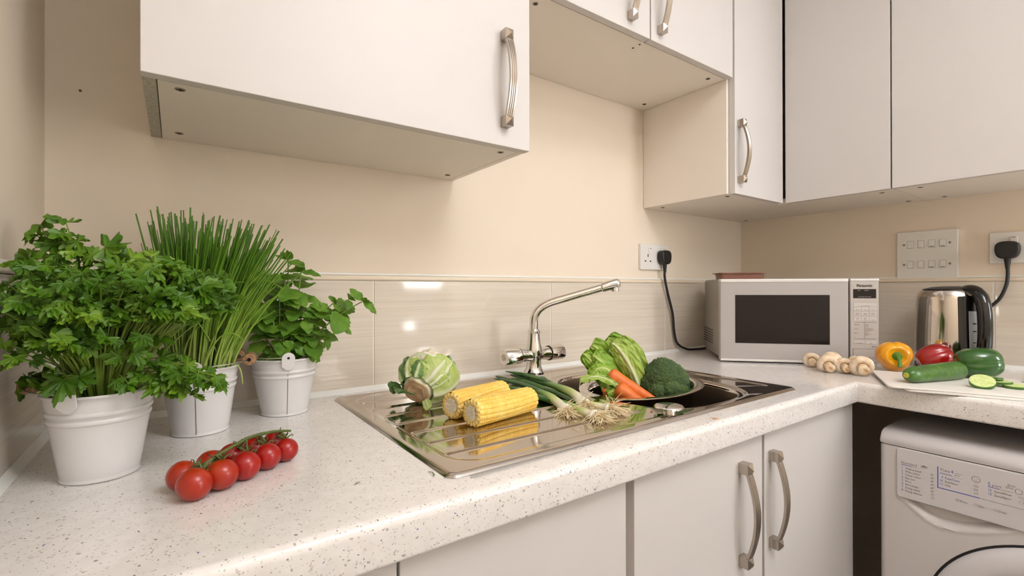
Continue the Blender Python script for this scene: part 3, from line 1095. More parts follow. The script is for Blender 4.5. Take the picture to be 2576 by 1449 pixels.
# ------------------------------------------------------------------ kettle
def kettle():
    kx, ky = -0.122, -0.672
    root = thing('kettle', 'polished steel kettle with a black handle behind the peppers', 'kettle', (kx, ky, C))
    T = Matrix.Translation((kx, ky, C))
    MB().lathe([(0.078, 0), (0.080, 0.004), (0.080, 0.014), (0.076, 0.018)], 48, T).build('power_base', M_BLACK, root)
    MB().lathe([(0.074, 0.018), (0.0815, 0.022), (0.0825, 0.030), (0.0815, 0.080), (0.0790, 0.140), (0.0760, 0.190), (0.0735, 0.205), (0.067, 0.2155), (0.060, 0.2185)], 64, T).build('body', M_STEEL, root)
    MB().lathe([(0.0620, 0.2170), (0.0620, 0.2200), (0.045, 0.2255), (0.020, 0.2280), (0.001, 0.2285)], 48, T).build('lid', M_BLACK, root)
    # handle on the side that faces right in the photo
    hd = Vector((0.30, -0.95, 0)).normalized()
    hd = Vector((-0.70, -0.71, 0)).normalized()
    up = Vector((0, 0, 1))
    sd = up.cross(hd)
    Hm = Matrix((hd, sd, up)).transposed().to_4x4()
    Hm.translation = Vector((kx, ky, C))
    path = []
    ctrl = [(0.030, 0.2165), (0.062, 0.218), (0.092, 0.207), (0.108, 0.180), (0.113, 0.140), (0.113, 0.095), (0.108, 0.062), (0.092, 0.044), (0.070, 0.042)]
    P = [Vector((a, 0, b_)) for a, b_ in ctrl]
    for i in range(len(P) - 1):
        p0, p1, p2, p3 = P[max(0, i - 1)], P[i], P[i + 1], P[min(len(P) - 1, i + 2)]
        for k in range(5):
            t = k / 5
            path.append(0.5 * ((2 * p1) + (p2 - p0) * t + (2 * p0 - 5 * p1 + 4 * p2 - p3) * t * t + (3 * p1 - p0 - 3 * p2 + p3) * t ** 3))
    path.append(P[-1])
    MB().tube([Hm @ p for p in path], [0.006 + 0.0085 * math.sin(min(1, k / 8) * math.pi / 2) for k in range(len(path))], 20, flat=1.1).build('handle', M_BLACKG, root)
    bk = MB()
    bk.grid(lambda u, w: tuple(Hm @ Vector(((0.0790 + 0.0025 - 0.005 * (w - .5)) * math.cos((u - .5) * 0.85), (0.0790 + .0025 - 0.005 * (w - .5)) * math.sin((u - .5) * 0.85), 0.036 + 0.165 * w))), 12, 8)
    bk.build('handle_backing', M_BLACKG, root, recalc=False)
    wnd = MB()
    wnd.grid(lambda u, w: tuple(Hm @ Vector(((0.0825 - 0.004 * (w - .5)) * math.cos((u - .5) * 0.26 - .04), (0.0825 - 0.004 * (w - .5)) * math.sin((u - .5) * 0.26 - .04), 0.062 + 0.10 * w))), 8, 6)
    wo_ = wnd.build('water_gauge', Mat('grey_gauge', srgb(150, 148, 146), 0.2).m, root, recalc=False)
    mk = MB()
    for z in (0.078, 0.108, 0.128):
        mk.box(0.0830, 0.0838, -0.006, 0.001, z, z + .003, 0, Hm)
    mk.build('gauge_marks', M_DARK, wo_)
    MB().tube([Hm @ Vector(p) for p in ((-0.078, 0, 0.188), (-0.088, 0, 0.200), (-0.093, 0, 0.206))], [0.020, 0.014, 0.008], 16).build('spout', M_STEEL, root)


kettle()


# ------------------------------------------------------------------ washing machine
def washer():
    x0, y0, y1, zt = -0.565, -0.640, -1.235, 0.812
    root = thing('washing_machine', 'white front-loading washing machine under the right-hand worktop', 'washing machine', (-0.29, (y0 + y1) / 2, 0))
    M_W = painted('appliance_white', srgb(206, 199, 196), 0.33, 0.006, 8, 0)
    M_W2 = painted('appliance_white_gloss', srgb(208, 203, 203), 0.22, 0.004, 8, 0)
    # front skin with the scooped finger recess
    ys = np.linspace(y0, y1, 200)
    zs = np.linspace(0.02, 0.782, 230)
    curve_y = [-0.6735, -0.6812, -0.7069, -0.7236, -0.7426, -0.7709, -0.8044, -0.8443, -0.862]
    curve_z = [0.6690, 0.6664, 0.6471, 0.6347, 0.6287, 0.6300, 0.6400, 0.6575, 0.6690]

    def fx(y, z):
        x = x0
        edge = min(y0 - y, y - y1)
        if edge < 0.012:
            x += 0.012 * (1 - math.sin(math.acos(max(0, min(1, 1 - edge / 0.012)))))
        if -0.862 < y < -0.6735 and z < 0.70:
            zl = float(np.interp(-y, [-c for c in curve_y], curve_z))
            if z > zl:
                x += 0.022 * sstep((z - zl) / 0.030) * sstep((-0.6735 - y) / 0.03)
            else:
                x -= 0.0022 * max(0, 1 - (zl - z) / 0.006)
        return x
    v = [(fx(y, z), y, z) for z in zs for y in ys]
    ny = len(ys)
    f = [(j * ny + i, j * ny + i + 1, (j + 1) * ny + i + 1, (j + 1) * ny + i) for j in range(len(zs) - 1) for i in range(ny - 1)]
    mb = MB().add(v, f)
    mb.box(x0 + .0125, -0.04, y1 + .0005, y0 - .0005, 0.02, 0.775)
    mb.build('body', M_W, root, angle=50, recalc=False)
    # rounded top cap
    prof = [(x0 + .001, 0.780), (x0 - .001, 0.785), (x0 + .001, 0.795), (x0 + .008, 0.805), (x0 + .022, 0.8105), (x0 + .05, zt), (-0.04, zt), (-0.04, 0.775)]
    n = len(prof)
    cap = MB()
    rows = []
    for yy, ins in ((y0, 0.006), (y0 - .002, 0.002), (y0 - .008, 0), (y1 + .008, 0), (y1 + .002, .002), (y1, 0.006)):
        rows.append([(x + ins if x < -0.3 else x, yy, z - (ins if z > 0.79 else 0)) for x, z in prof])
    cv = [p for r_ in rows for p in r_]
    cf = [(k * n + i, k * n + (i + 1) % n, (k + 1) * n + (i + 1) % n, (k + 1) * n + i) for k in range(len(rows) - 1) for i in range(n)]
    cf += [tuple(range(n)), tuple(reversed([(len(rows) - 1) * n + i for i in range(n)]))]
    cap.add(cv, cf).build('top_cover', M_W2, root, angle=40)
    MB().box(x0 - .0006, x0 + .01, y1 + .001, y0 - .001, 0.7785, 0.7797).build('seam', M_DARK, root)
    # control panel (also the detergent drawer front)
    px = x0 - 0.0045
    pan = MB()
    rounded_slab(pan, rrect(-y0 + .0335, -y1 - .004, 0.6688, 0.7775, 0.006), 0, 0.0065, 0,
                 Matrix((Vector((0, -1, 0)), Vector((0, 0, 1)), Vector((-1, 0, 0)))).transposed().to_4x4() if False else Matrix(((0, 0, -1, x0 + .002), (-1, 0, 0, 0), (0, 1, 0, 0), (0, 0, 0, 1))))
    po = pan.build('control_panel', M_W2, root, bevel=0.0015, angle=50)
    X = px - 0.0003

    def TP(y, z, rot=0):
        m = Matrix((Vector((0, -1, 0)), Vector((0, 0, 1)), Vector((-1, 0, 0)))).transposed().to_4x4()
        m.translation = Vector((X, y, z))
        return m
    blue, dark = Mat('blue_print', srgb(72, 92, 176), 0.6).m, Mat('grey_print', srgb(92, 86, 84), 0.6).m
    tb, td = MB(), MB()

    def add_text(mb, txt, size, mat, *a, **k):
        k.setdefault('xscale', 0.82)
        globals()['add_text'](mb, txt, size, mat, *a, **k)

    def ln(mb, ya, za, yb, zb, w):
        a, b_ = Vector((X, ya, za)), Vector((X, yb, zb))
        d_ = (b_ - a).normalized()
        nn = d_.cross(Vector((1, 0, 0))) * w / 2
        mb.add([a - nn, b_ - nn, b_ + nn, a + nn], [(0, 1, 2, 3)])

    def ring(mb, y, z, ry, rz, w=.0004, n=20):
        p = [(y + ry * math.cos(2 * math.pi * k / n), z + rz * math.sin(2 * math.pi * k / n)) for k in range(n + 1)]
        for a, b_ in zip(p[:-1], p[1:]):
            ln(mb, a[0], a[1], b_[0], b_[1], w)
    S = -0.6822
    add_text(td, 'Standard', 0.0072, TP(S, 0.7445), spacing=1.3)
    ln(tb, S, 0.7420, -0.7000, 0.7420, .0010)
    ln(td, -0.7000, 0.7418, -0.7130, 0.7418, .0004)
    rows_ = ('White prewash', 'White cotton', 'Colour cotton', 'Easy care', 'Wool', 'Silk/Curtains', 'Drying cotton', 'Drying delicates')
    for i, s_ in enumerate(rows_):
        z = 0.7335 - i * 0.00705
        add_text(tb, str(i + 1), 0.0066, TP(S - .0003, z))
        add_text(td, s_, 0.0056, TP(S - .0066, z))
    for i, s_ in enumerate(('90°', '90°', '40°', '50°', '40°', '30°')):
        add_text(td, s_, 0.0052, TP(-0.7325, 0.7330 - i * 0.00705))
    for i in (6, 7):
        z = 0.7350 - i * 0.00705
        ring(td, -0.7355, z, .0022, .0020)
        ln(td, -0.7335, z + .0018, -0.7378, z + .0018, .0004)
    for k, dx_ in enumerate((0, .0022, .0044)):
        ring(td, -0.7195 - dx_, 0.7480 + .0010 * (k % 2), .0030, .0014)
    ring(td, -0.7217, 0.7463, .0052, .0022)
    # bracket
    ln(tb, -0.7442, 0.7560, -0.7442, 0.7110, .0016)
    ln(tb, -0.7434, 0.7117, -0.8080, 0.7117, .0016)
    ln(td, -0.8080, 0.7114, -1.0500, 0.7114, .0005)
    add_text(td, 'Time', 0.0080, TP(-0.7478, 0.7478), spacing=1.22)
    add_text(tb, '4', 0.0098, TP(-0.7650, 0.7478))
    add_text(td, 'you', 0.0056, TP(-0.7710, 0.7447), spacing=1.2)
    ln(tb, -0.7715, 0.7500, -0.7830, 0.7500, .0005)
    ln(tb, -0.7475, 0.7435, -0.7665, 0.7435, .0010)
    ln(td, -0.7520, 0.7410, -0.7830, 0.7410, .0003)
    for i, (a, s_, m_) in enumerate((('9', 'FlashClean', tb), ('10', 'FlashNylon', td), ('11', 'Daily', td))):
        z = 0.7330 - i * 0.0072
        add_text(tb, a, 0.0066, TP(-0.7520, z), align='RIGHT') if False else add_text(tb, a, 0.0066, TP(-0.7470 - (0.003 if a == '9' else 0), z))
        add_text(m_, s_, 0.0066 if i == 0 else 0.0056, TP(-0.7555, z))
    ring(td, -0.8030, 0.7475, .0062, .0062, .0007, 24)
    ring(td, -0.8010, 0.7485, .0007, .0005, .0003, 8)
    ring(td, -0.8050, 0.7485, .0007, .0005, .0003, 8)
    ln(td, -0.8005, 0.7448, -0.8030, 0.7437, .0005)
    ln(td, -0.8030, 0.7437, -0.8052, 0.7448, .0005)
    for i in range(3):
        z = 0.7335 - i * 0.0072
        ring(td, -0.8030, z, .0032, .0022)
        ln(td, -0.8000, z - .001, -0.8060, z + .001, .0004)
    add_text(tb, 'S', 0.0105, TP(-0.8200, 0.7410))
    add_text(td, 'port', 0.0072, TP(-0.8262, 0.7413), spacing=1.25)
    ln(tb, -0.8200, 0.7390, -0.8370, 0.7390, .0010)
    ln(td, -0.8370, 0.7389, -0.8560, 0.7389, .0004)
    for i, (a, s_) in enumerate((('12', 'SpecialShoes'), ('13', 'SpecialSport'))):
        add_text(tb, a, 0.0068, TP(-0.8200, 0.7308 - i * .0078))
        add_text(td, s_, 0.0058, TP(-0.8290, 0.7308 - i * .0078))
    add_text(td, 'D=O', 0.0060, TP(-0.8450, 0.7440))
    add_text(td, 'D=O', 0.0060, TP(-0.8475, 0.7488))
    ring(td, -0.8625, 0.7430, .0050, .0050, .0006)
    ring(td, -0.8660, 0.7325, .0040, .0018)
    ring(td, -0.8660, 0.7240, .0030, .0028)
    for y, s_ in ((-0.7790, 'Rinse'), (-0.8065, 'Spin'), (-0.8345, 'Drain')):
        add_text(td, s_, 0.0066, TP(y, 0.6935), spacing=1.15, xscale=0.68)
        ring(td, y + .0038, 0.6958, .0026, .0022)
    ring(td, -0.93, 0.725, .026, .026, .0006, 40)
    tb.build('blue_lettering', blue, po, smooth=False, recalc=False)
    td.build('grey_lettering', dark, po, smooth=False, recalc=False)
    # programme dial, outside the frame but part of the machine
    DT = Matrix(((0, 0, -1, x0 - .004), (-1, 0, 0, -0.98), (0, 1, 0, 0.725), (0, 0, 0, 1)))
    MB().lathe([(0.026, 0), (0.025, 0.014), (0.020, 0.016), (0.001, 0.016)], 32, DT).build('dial', M_W2, root)
    # porthole door
    dy, dz, dr = -0.936, 0.4357, 0.2136
    PT_ = Matrix(((0, 0, -1, x0), (-1, 0, 0, dy), (0, 1, 0, dz), (0, 0, 0, 1)))
    MB().lathe([(dr + .0035, -0.002), (dr + .0035, 0.0012), (dr - .004, 0.0012)], 96, PT_, cap0=False, cap1=False).build('door_gap', M_DARK, root)
    dd_ = MB().lathe([(dr - .001, 0.0), (dr - .002, 0.010), (dr - .012, 0.019), (dr - .035, 0.024), (dr - .055, 0.021), (dr - .062, 0.012), (dr - .064, 0.004)], 96, PT_, cap0=False, cap1=False).build('door', M_W2, root, angle=60)
    MB().lathe([(dr - .063, 0.006), (dr - .075, 0.010), (dr - .12, 0.004), (0.001, -0.001)], 64, PT_, cap0=False).build('glass', M_SCRN, dd_)
    MB().box(-0.52, -0.08, y1 + .05, y0 - .05, 0.0, 0.021).build('plinth', M_DARK, root)


washer()


# ------------------------------------------------------------------ plant and vegetable materials
def leaf_mat(name, c0, c1, c2, rough=0.45, scale=30, sss=0.0, bump=0.15):
    m = Mat(name, c1, rough)
    v = m.coord()
    m.base(m.ramp(m.noise(v, scale, 3, 0.6), [(0.3, c0), (0.5, c1), (0.72, c2)]))
    if bump:
        m.bump(m.noise(v, 500, 2), bump, 0.0006)
    # thin leaves let some light through
    tr = m.n.new('ShaderNodeBsdfTranslucent')
    tr.inputs['Color'].default_value = c2
    mx = m.n.new('ShaderNodeMixShader')
    mx.inputs[0].default_value = 0.22
    out = m.n['Material Output']
    m.l.new(m.b.outputs[0], mx.inputs[1])
    m.l.new(tr.outputs[0], mx.inputs[2])
    m.l.new(mx.outputs[0], out.inputs['Surface'])
    return m.m


M_PARS = leaf_mat('parsley_leaf', srgb(54, 94, 12), srgb(80, 124, 22), srgb(128, 162, 42), 0.42, 22)
M_PSTEM = Mat('parsley_stem', srgb(124, 150, 56), 0.45).m
M_MINT = leaf_mat('mint_leaf', srgb(72, 112, 30), srgb(98, 142, 42), srgb(134, 170, 56), 0.5, 34, bump=0.5)
M_MSTEM = Mat('mint_stem', srgb(118, 142, 58), 0.5).m
M_SOIL = painted('dark_compost', srgb(52, 40, 30), 0.95, 0.3, 200, 0.5)
M_BUCKET = painted('white_enamel', srgb(222, 219, 218), 0.22, 0.01, 10, 0)
M_SEAMLINE = Mat('rusty_seam', srgb(142, 112, 88), 0.7).m


def chive_mat():
    m = Mat('chive_blade', srgb(66, 112, 22), 0.4)
    v = m.coord()
    sep = m.n.new('ShaderNodeSeparateXYZ')
    m.l.new(v, sep.inputs[0])
    t = m.math('MULTIPLY_ADD', sep.outputs[2], 3.6, -0.36)
    a = m.math('ADD', t, m.math('MULTIPLY_ADD', m.noise(v, 60, 2), 0.5, -0.25))
    m.base(m.ramp(a, [(0.0, srgb(168, 186, 96)), (0.22, srgb(130, 164, 50)), (0.6, srgb(88, 132, 28)), (1.0, srgb(62, 104, 18))]))
    return m.m


M_CHIVE = chive_mat()


def cork():
    m = Mat('turned_wood_grip', srgb(150, 112, 78), 0.7)
    v = m.coord()
    m.base(m.ramp(m.noise(v, 260, 4), [(0.3, srgb(120, 84, 56)), (0.7, srgb(176, 136, 98))]))
    return m.m


M_GRIP = cork()


def rot_to(n, up_hint, spin=0.0):
    """matrix 3x3 whose z is n, x points along up_hint as far as possible"""
    n = n.normalized()
    x = up_hint - n * up_hint.dot(n)
    if x.length < 1e-4:
        x = Vector((1, 0, 0)) - n * n.x
    x.normalize()
    return Matrix((x, n.cross(x), n)).transposed()


# flat-leaf parsley leaf: x = away from the stalk, lobed outline, slightly cupped and ruffled
def parsley_leaf(mb, base, direction, normal, size, rnd):
    M3 = rot_to(normal, direction)
    curl = rnd.uniform(-0.2, 0.7)
    ph = rnd.uniform(0, 6)
    for la, ls, lx in ((0, 1.0, 0.25), (64, 0.82, 0.0), (-64, 0.82, 0.0)):
        a0 = math.radians(la + rnd.uniform(-10, 10))
        L = size * ls * rnd.uniform(0.85, 1.1)
        n = 42
        fl = rnd.uniform(-.35, .35)
        verts = [(0, 0, 0)]
        inner, outer = [], []
        for k in range(n + 1):
            dg = -74 + 148 * k / n
            th = math.radians(dg)
            lob = 0.5 + 0.5 * math.cos(dg * 2 * math.pi / 50)
            teeth = 0.5 + 0.5 * math.cos(dg * 2 * math.pi / 17.0)
            r = L * (0.52 + 0.36 * lob ** 0.6 + 0.14 * teeth ** .7) * (1 - 0.28 * (dg / 74) ** 2)
            for frac, lst in ((0.5, inner), (1.0, outer)):
                rr = r * frac
                x = rr * math.cos(th) * 1.05 + size * 0.12 * lx
                y = rr * math.sin(th) * 0.86
                z = -curl * rr * rr / (size * 1.3) + 0.13 * size * frac * math.sin(th * 7.2 + ph) + fl * y + 0.18 * abs(y)
                lst.append((x, y, z))
        verts += inner + outer
        f = []
        m = n + 1
        for k in range(n):
            f.append((0, 1 + k, 2 + k))
            f.append((1 + k, 1 + m + k, 2 + m + k, 2 + k))
        ca, sa = math.cos(a0), math.sin(a0)
        vv = []
        for x, y, z in verts:
            X, Y = ca * x - sa * y, sa * x + ca * y
            vv.append(base + M3 @ Vector((X, Y, z)))
        mb.add(vv, f)


def mint_leaf(mb, base, direction, normal, L, rnd, wide=0.74):
    L = L * 1.15
    M3 = rot_to(normal, direction)
    nu, nv = 9, 13
    curl = rnd.uniform(0.05, 0.5)
    fold = rnd.uniform(0.1, 0.3)
    ph = rnd.uniform(0, 6)

    def fn(u, w):
        t = (u - 0.5) * 2
        wd = L * wide * 0.5 * (math.sin(math.pi * min(1, w * 0.97 + 0.03) ** 0.8) ** 0.75)
        if abs(t) > 0.95:
            wd *= 1 + (0.07 if int(w * (nv - 1) + .5) % 2 else -0.05)
        x = L * (0.08 + w)
        y = t * wd
        z = fold * abs(y) - curl * L * w * w * 0.55 + 0.03 * L * math.sin(w * 14 + ph) * abs(t)
        return tuple(base + M3 @ Vector((x, y, z)))
    mb.grid(fn, nu, nv)


# ------------------------------------------------------------------ buckets
def bucket(root, cx, cy, rb, rt, h, ear_deg, bail_deg, seam=True, flat_bail=True):
    T = Matrix.Translation((cx, cy, C))
    r = lambda z: rb + (rt - rb) * z / h
    prof = [(rb - .004, 0.0015), (rb - .0015, 0.0), (rb + .0012, 0.0006), (rb + .0015, 0.0025), (rb + .0002, 0.0042)]
    for z in np.linspace(0.006, h * 0.66, 8):
        prof.append((r(z), z))
    for zc in (0.70, 0.79):
        zc *= h
        for k in range(7):
            a = math.pi * k / 6
            prof.append((r(zc) + 0.0013 * math.sin(a), zc - 0.0028 * math.cos(a)))
    prof += [(r(h * .9), h * .9), (rt - .0004, h - .003), (rt + .0012, h - .002), (rt + .0018, h - .0002), (rt + .0006, h + .0010), (rt - .0008, h - .0004)]
    prof += [(r(h * .8) - .0016, h * .8), (r(h * .55) - .0015, h * .55)]
    MB().lathe(prof, 72, T, cap1=False).build('bucket', M_BUCKET, root, recalc=False, angle=70)
    MB().lathe([(r(h * .84) - .002, h * .82), (0.02, h * .85), (0.0005, h * .86)], 32, T, cap0=False).build('soil', M_SOIL, root)
    e = math.radians(ear_deg)
    sl = (rt - rb) / h
    for s in (0, 1):
        a = e + math.pi * s
        o = Vector((math.cos(a), math.sin(a), 0))
        tdir = Vector((-math.sin(a), math.cos(a), 0))
        u = Vector((o.x * sl, o.y * sl, 1)).normalized()
        out = tdir.cross(u)
        if out.dot(o) < 0:
            out = -out
        E = Matrix((tdir, u, out)).transposed().to_4x4()
        E.translation = Vector((cx, cy, C + h)) + o * (rt + 0.0024)
        m = MB()
        pts = []
        w = 0.0105
        for k in range(13):
            an = math.pi * k / 12
            pts.append((w * math.cos(an), 0.004 + w * math.sin(an)))
        pts += [(-w, -0.010), (-0.003, -0.0165), (0.003, -0.0165), (w, -0.010)]
        rounded_slab(m, pts, 0, 0.0012, 0, E)
        eo = m.build('ear', M_BUCKET, root, bevel=0.0003)
        MB().lathe([(0.0021, 0), (0.0021, 0.0016), (0.0001, 0.0016)], 14, E @ Matrix.Translation((0, 0.005, 0))).build('eyelet', M_DARK, eo)
        if seam:
            q = MB()
            base = Vector((cx, cy, C)) + o * (rb + .0006) + Vector((0, 0, .004))
            top = Vector((cx, cy, C + h - .019)) + o * (r(h - .019) + .0014)
            mid = [base + (top - base) * k / 10 for k in range(11)]
            for p in mid:
                zz = p.z - C
                bump_ = max([0] + [0.0013 * max(0, 1 - abs(zz - c_ * h) / .0028) for c_ in (.70, .79)])
                d_ = Vector((p.x - cx, p.y - cy, 0)).normalized()
                rr = r(zz) + .0004 + bump_
                p.x, p.y = cx + d_.x * rr, cy + d_.y * rr
            q.tube(mid, 0.0005, 6)
            q.build('seam_line', M_SEAMLINE, root)
    # bail: half loop from ear to ear, dropped to one side and lying about level with the rim
    b = math.radians(bail_deg)
    side = Vector((math.cos(b), math.sin(b), 0))
    ea = Vector((math.cos(e), math.sin(e), 0))
    Z = Vector((cx, cy, C + h + .005))
    reach = rt + 0.016
    pts = []
    for k in range(25):
        t = math.pi * k / 24
        p = Z + ea * (rt + .0035) * math.cos(t) + side * reach * (math.sin(t) ** 0.85) + Vector((0, 0, 0.003 * math.sin(t)))
        pts.append(p)
    # straight run where the grip sits
    bo = MB().tube([Z + ea * (rt - .001)] + pts + [Z - ea * (rt - .001)], 0.0011, 10).build('bail_wire', M_WIRE, root)
    g = MB()
    mid = pts[12]
    G = frame(mid - ea * 0.0165, ea, (0, 0, 1))
    g.lathe([(0.0085, 0), (0.0095, 0.001), (0.0100, 0.008), (0.0088, 0.0165), (0.0100, 0.025), (0.0095, 0.032), (0.0085, 0.033)], 28, G)
    g.lathe([(0.0028, -.0004), (0.0001, -.0004)], 16, G, 1)
    g.lathe([(0.0028, .0334), (0.0001, .0334)], 16, G, 1)
    g.build('grip', [M_GRIP, M_DARK], bo)


B1 = (-1.9597, -0.2879, 0.0369, 0.0531, 0.1022)
B2 = (-1.8536, -0.1488, 0.0381, 0.0523, 0.1014)
B3 = (-1.7236, -0.1014, 0.0379, 0.0563, 0.1003)


def curve_pts(a, b, c, n=8):
    a, b, c = Vector(a), Vector(b), Vector(c)
    return [(1 - t) ** 2 * a + 2 * t * (1 - t) * b + t * t * c for t in [k / (n - 1) for k in range(n)]]


# ------------------------------------------------------------------ parsley
def parsley():
    cx, cy, rb, rt, h = B1
    root = thing('potted_parsley', 'bushy flat-leaf parsley in the white bucket nearest the camera', 'potted herb', (cx, cy, C), 'herbs in white metal buckets')
    bucket(root, *B1, 243.75, 153, seam=False)
    rnd = random.Random(11)
    leaves, stems = MB(), MB()
    ctr = Vector((cx, cy, 1.0))
    tips = []
    # dome of leaf tips
    n = 0
    while n < 460:
        a = rnd.uniform(0, 2 * math.pi)
        rr = math.sqrt(rnd.random()) * 0.118
        x, y = cx + 0.018 + rr * math.cos(a) * 1.0, cy - 0.012 + rr * math.sin(a) * 0.92
        top = 1.178 - 0.9 * max(0, rr - 0.04) ** 1.3 * 6 * 0.12 - 0.02 * rnd.random()
        lo = 1.045 if rr > 0.088 else (1.08 if rr > .05 else 1.10)
        if y < cy + .01 and abs(x - cx) < .055:
            lo = 1.072
        if x > -1.915:
            lo = 1.102
        z = lo + (top - lo) * rnd.random() ** 0.75
        if x < XL + 0.022 or y > -0.165 or (y > -0.20 and x > -1.92):
            continue
        if y < -0.39:
            y = -0.39 + rnd.uniform(-.01, .01)
        tips.append((x, y, z, rnd.uniform(0.0125, 0.0190)))
        n += 1
    fixed = [(-2.018, -0.256, 1.2110, .026), (-1.9930, -0.275, 1.2130, .024), (-1.9814, -0.285, 1.1900, .027), (-1.999, -0.279, 1.186, .027), (-2.026, -0.2397, 1.1690, .026),
             (-1.955, -0.300, 1.184, .028), (-1.929, -0.322, 1.170, .028), (-1.888, -0.345, 1.165, .027), (-1.876, -0.350, 1.149, .027), (-1.860, -0.366, 1.137, .024),
             (-1.900, -0.34, 1.155, .028), (-1.912, -0.33, 1.142, .028),
             (-1.874, -0.352, 1.042, .0215), (-1.868, -0.360, 1.030, .020), (-1.846, -0.372, 1.028, .018), (-1.856, -0.366, 1.020, .015), (-1.842, -0.380, 1.020, .013),
             (-1.893, -0.340, 1.012, .022), (-1.882, -0.350, 1.018, .020), (-1.870, -0.356, 1.008, .018), (-1.890, -0.348, 1.034, .022), (-1.905, -0.338, 1.030, .024), (-1.90, -0.330, 1.05, .026),
             (-1.912, -0.335, 1.072, .025), (-2.025, -0.262, 1.030, .024), (-2.030, -0.250, 1.018, .020), (-2.005, -0.30, 1.022, .026), (-1.985, -0.345, 1.035, .027), (-1.93, -0.352, 1.026, .018),
             (-2.032, -0.25, 1.11, .024), (-2.034, -0.262, 1.08, .024), (-2.03, -0.28, 1.14, .024), (-2.022, -0.30, 1.06, .024), (-1.925, -0.36, 1.062, .022), (-1.985, -0.365, 1.075, .022)]
    tips += fixed
    for x, y, z, s in tips:
        tip = Vector((x, y, z))
        a = math.atan2(y - cy, x - cx)
        rb_ = 0.028 * rnd.random()
        base = Vector((cx + rb_ * math.cos(a), cy + rb_ * math.sin(a), 0.998))
        mid = Vector((base.x * .62 + x * .38, base.y * .62 + y * .38, max(base.z + (z - base.z) * 0.72, z + 0.004 if z < 1.05 else 0)))
        if z < 1.06:
            mid.z = max(mid.z, 1.052)
        pts = curve_pts(base, mid, tip, 7)
        stems.tube(pts, [0.0013, 0.0012, 0.0011, 0.001, 0.0009, 0.0008, 0.0007], 5, caps=False)
        d = (pts[-1] - pts[-2]).normalized()
        out = Vector((math.cos(a), math.sin(a), 0))
        dirv = (d * 0.5 + out * 0.8 + Vector((rnd.uniform(-.5, .5), rnd.uniform(-.5, .5), rnd.uniform(-.3, .3)))).normalized()
        nrm = (Vector((0, 0, .9)) + out * rnd.uniform(-0.1, 0.8) + Vector((rnd.uniform(-.7, .7), rnd.uniform(-1.0, .3), 0))).normalized()
        parsley_leaf(leaves, tip, dirv, nrm, s, rnd)
        if rnd.random() < 0.85:                      # a pair of smaller leaflets lower on the same stalk
            for sg in (-1, 1):
                q = pts[-2] + (pts[-1] - pts[-2]) * 0.1
                side = d.cross(Vector((0, 0, 1)))
                if side.length < 1e-3:
                    side = Vector((1, 0, 0))
                dv = (side.normalized() * sg + d * 0.5).normalized()
                e = q + dv * s * 0.5
                if e.x < XL + .02:
                    continue
                stems.tube([q, e], [0.0007, 0.0005], 4, caps=False)
                parsley_leaf(leaves, e, dv, (nrm + Vector((rnd.uniform(-.3, .3),) * 3)).normalized(), s * 0.72, rnd)
    # keep every leaf point clear of the wall
    lim = XL + 0.014
    leaves.v = [(max(p[0], lim + 0.15 * (p[0] - lim) if p[0] < lim else p[0]), p[1], p[2]) for p in leaves.v]
    stems.build('stalks', M_PSTEM, root, recalc=False)
    leaves.build('leaves', M_PARS, root, recalc=False, angle=180)


parsley()


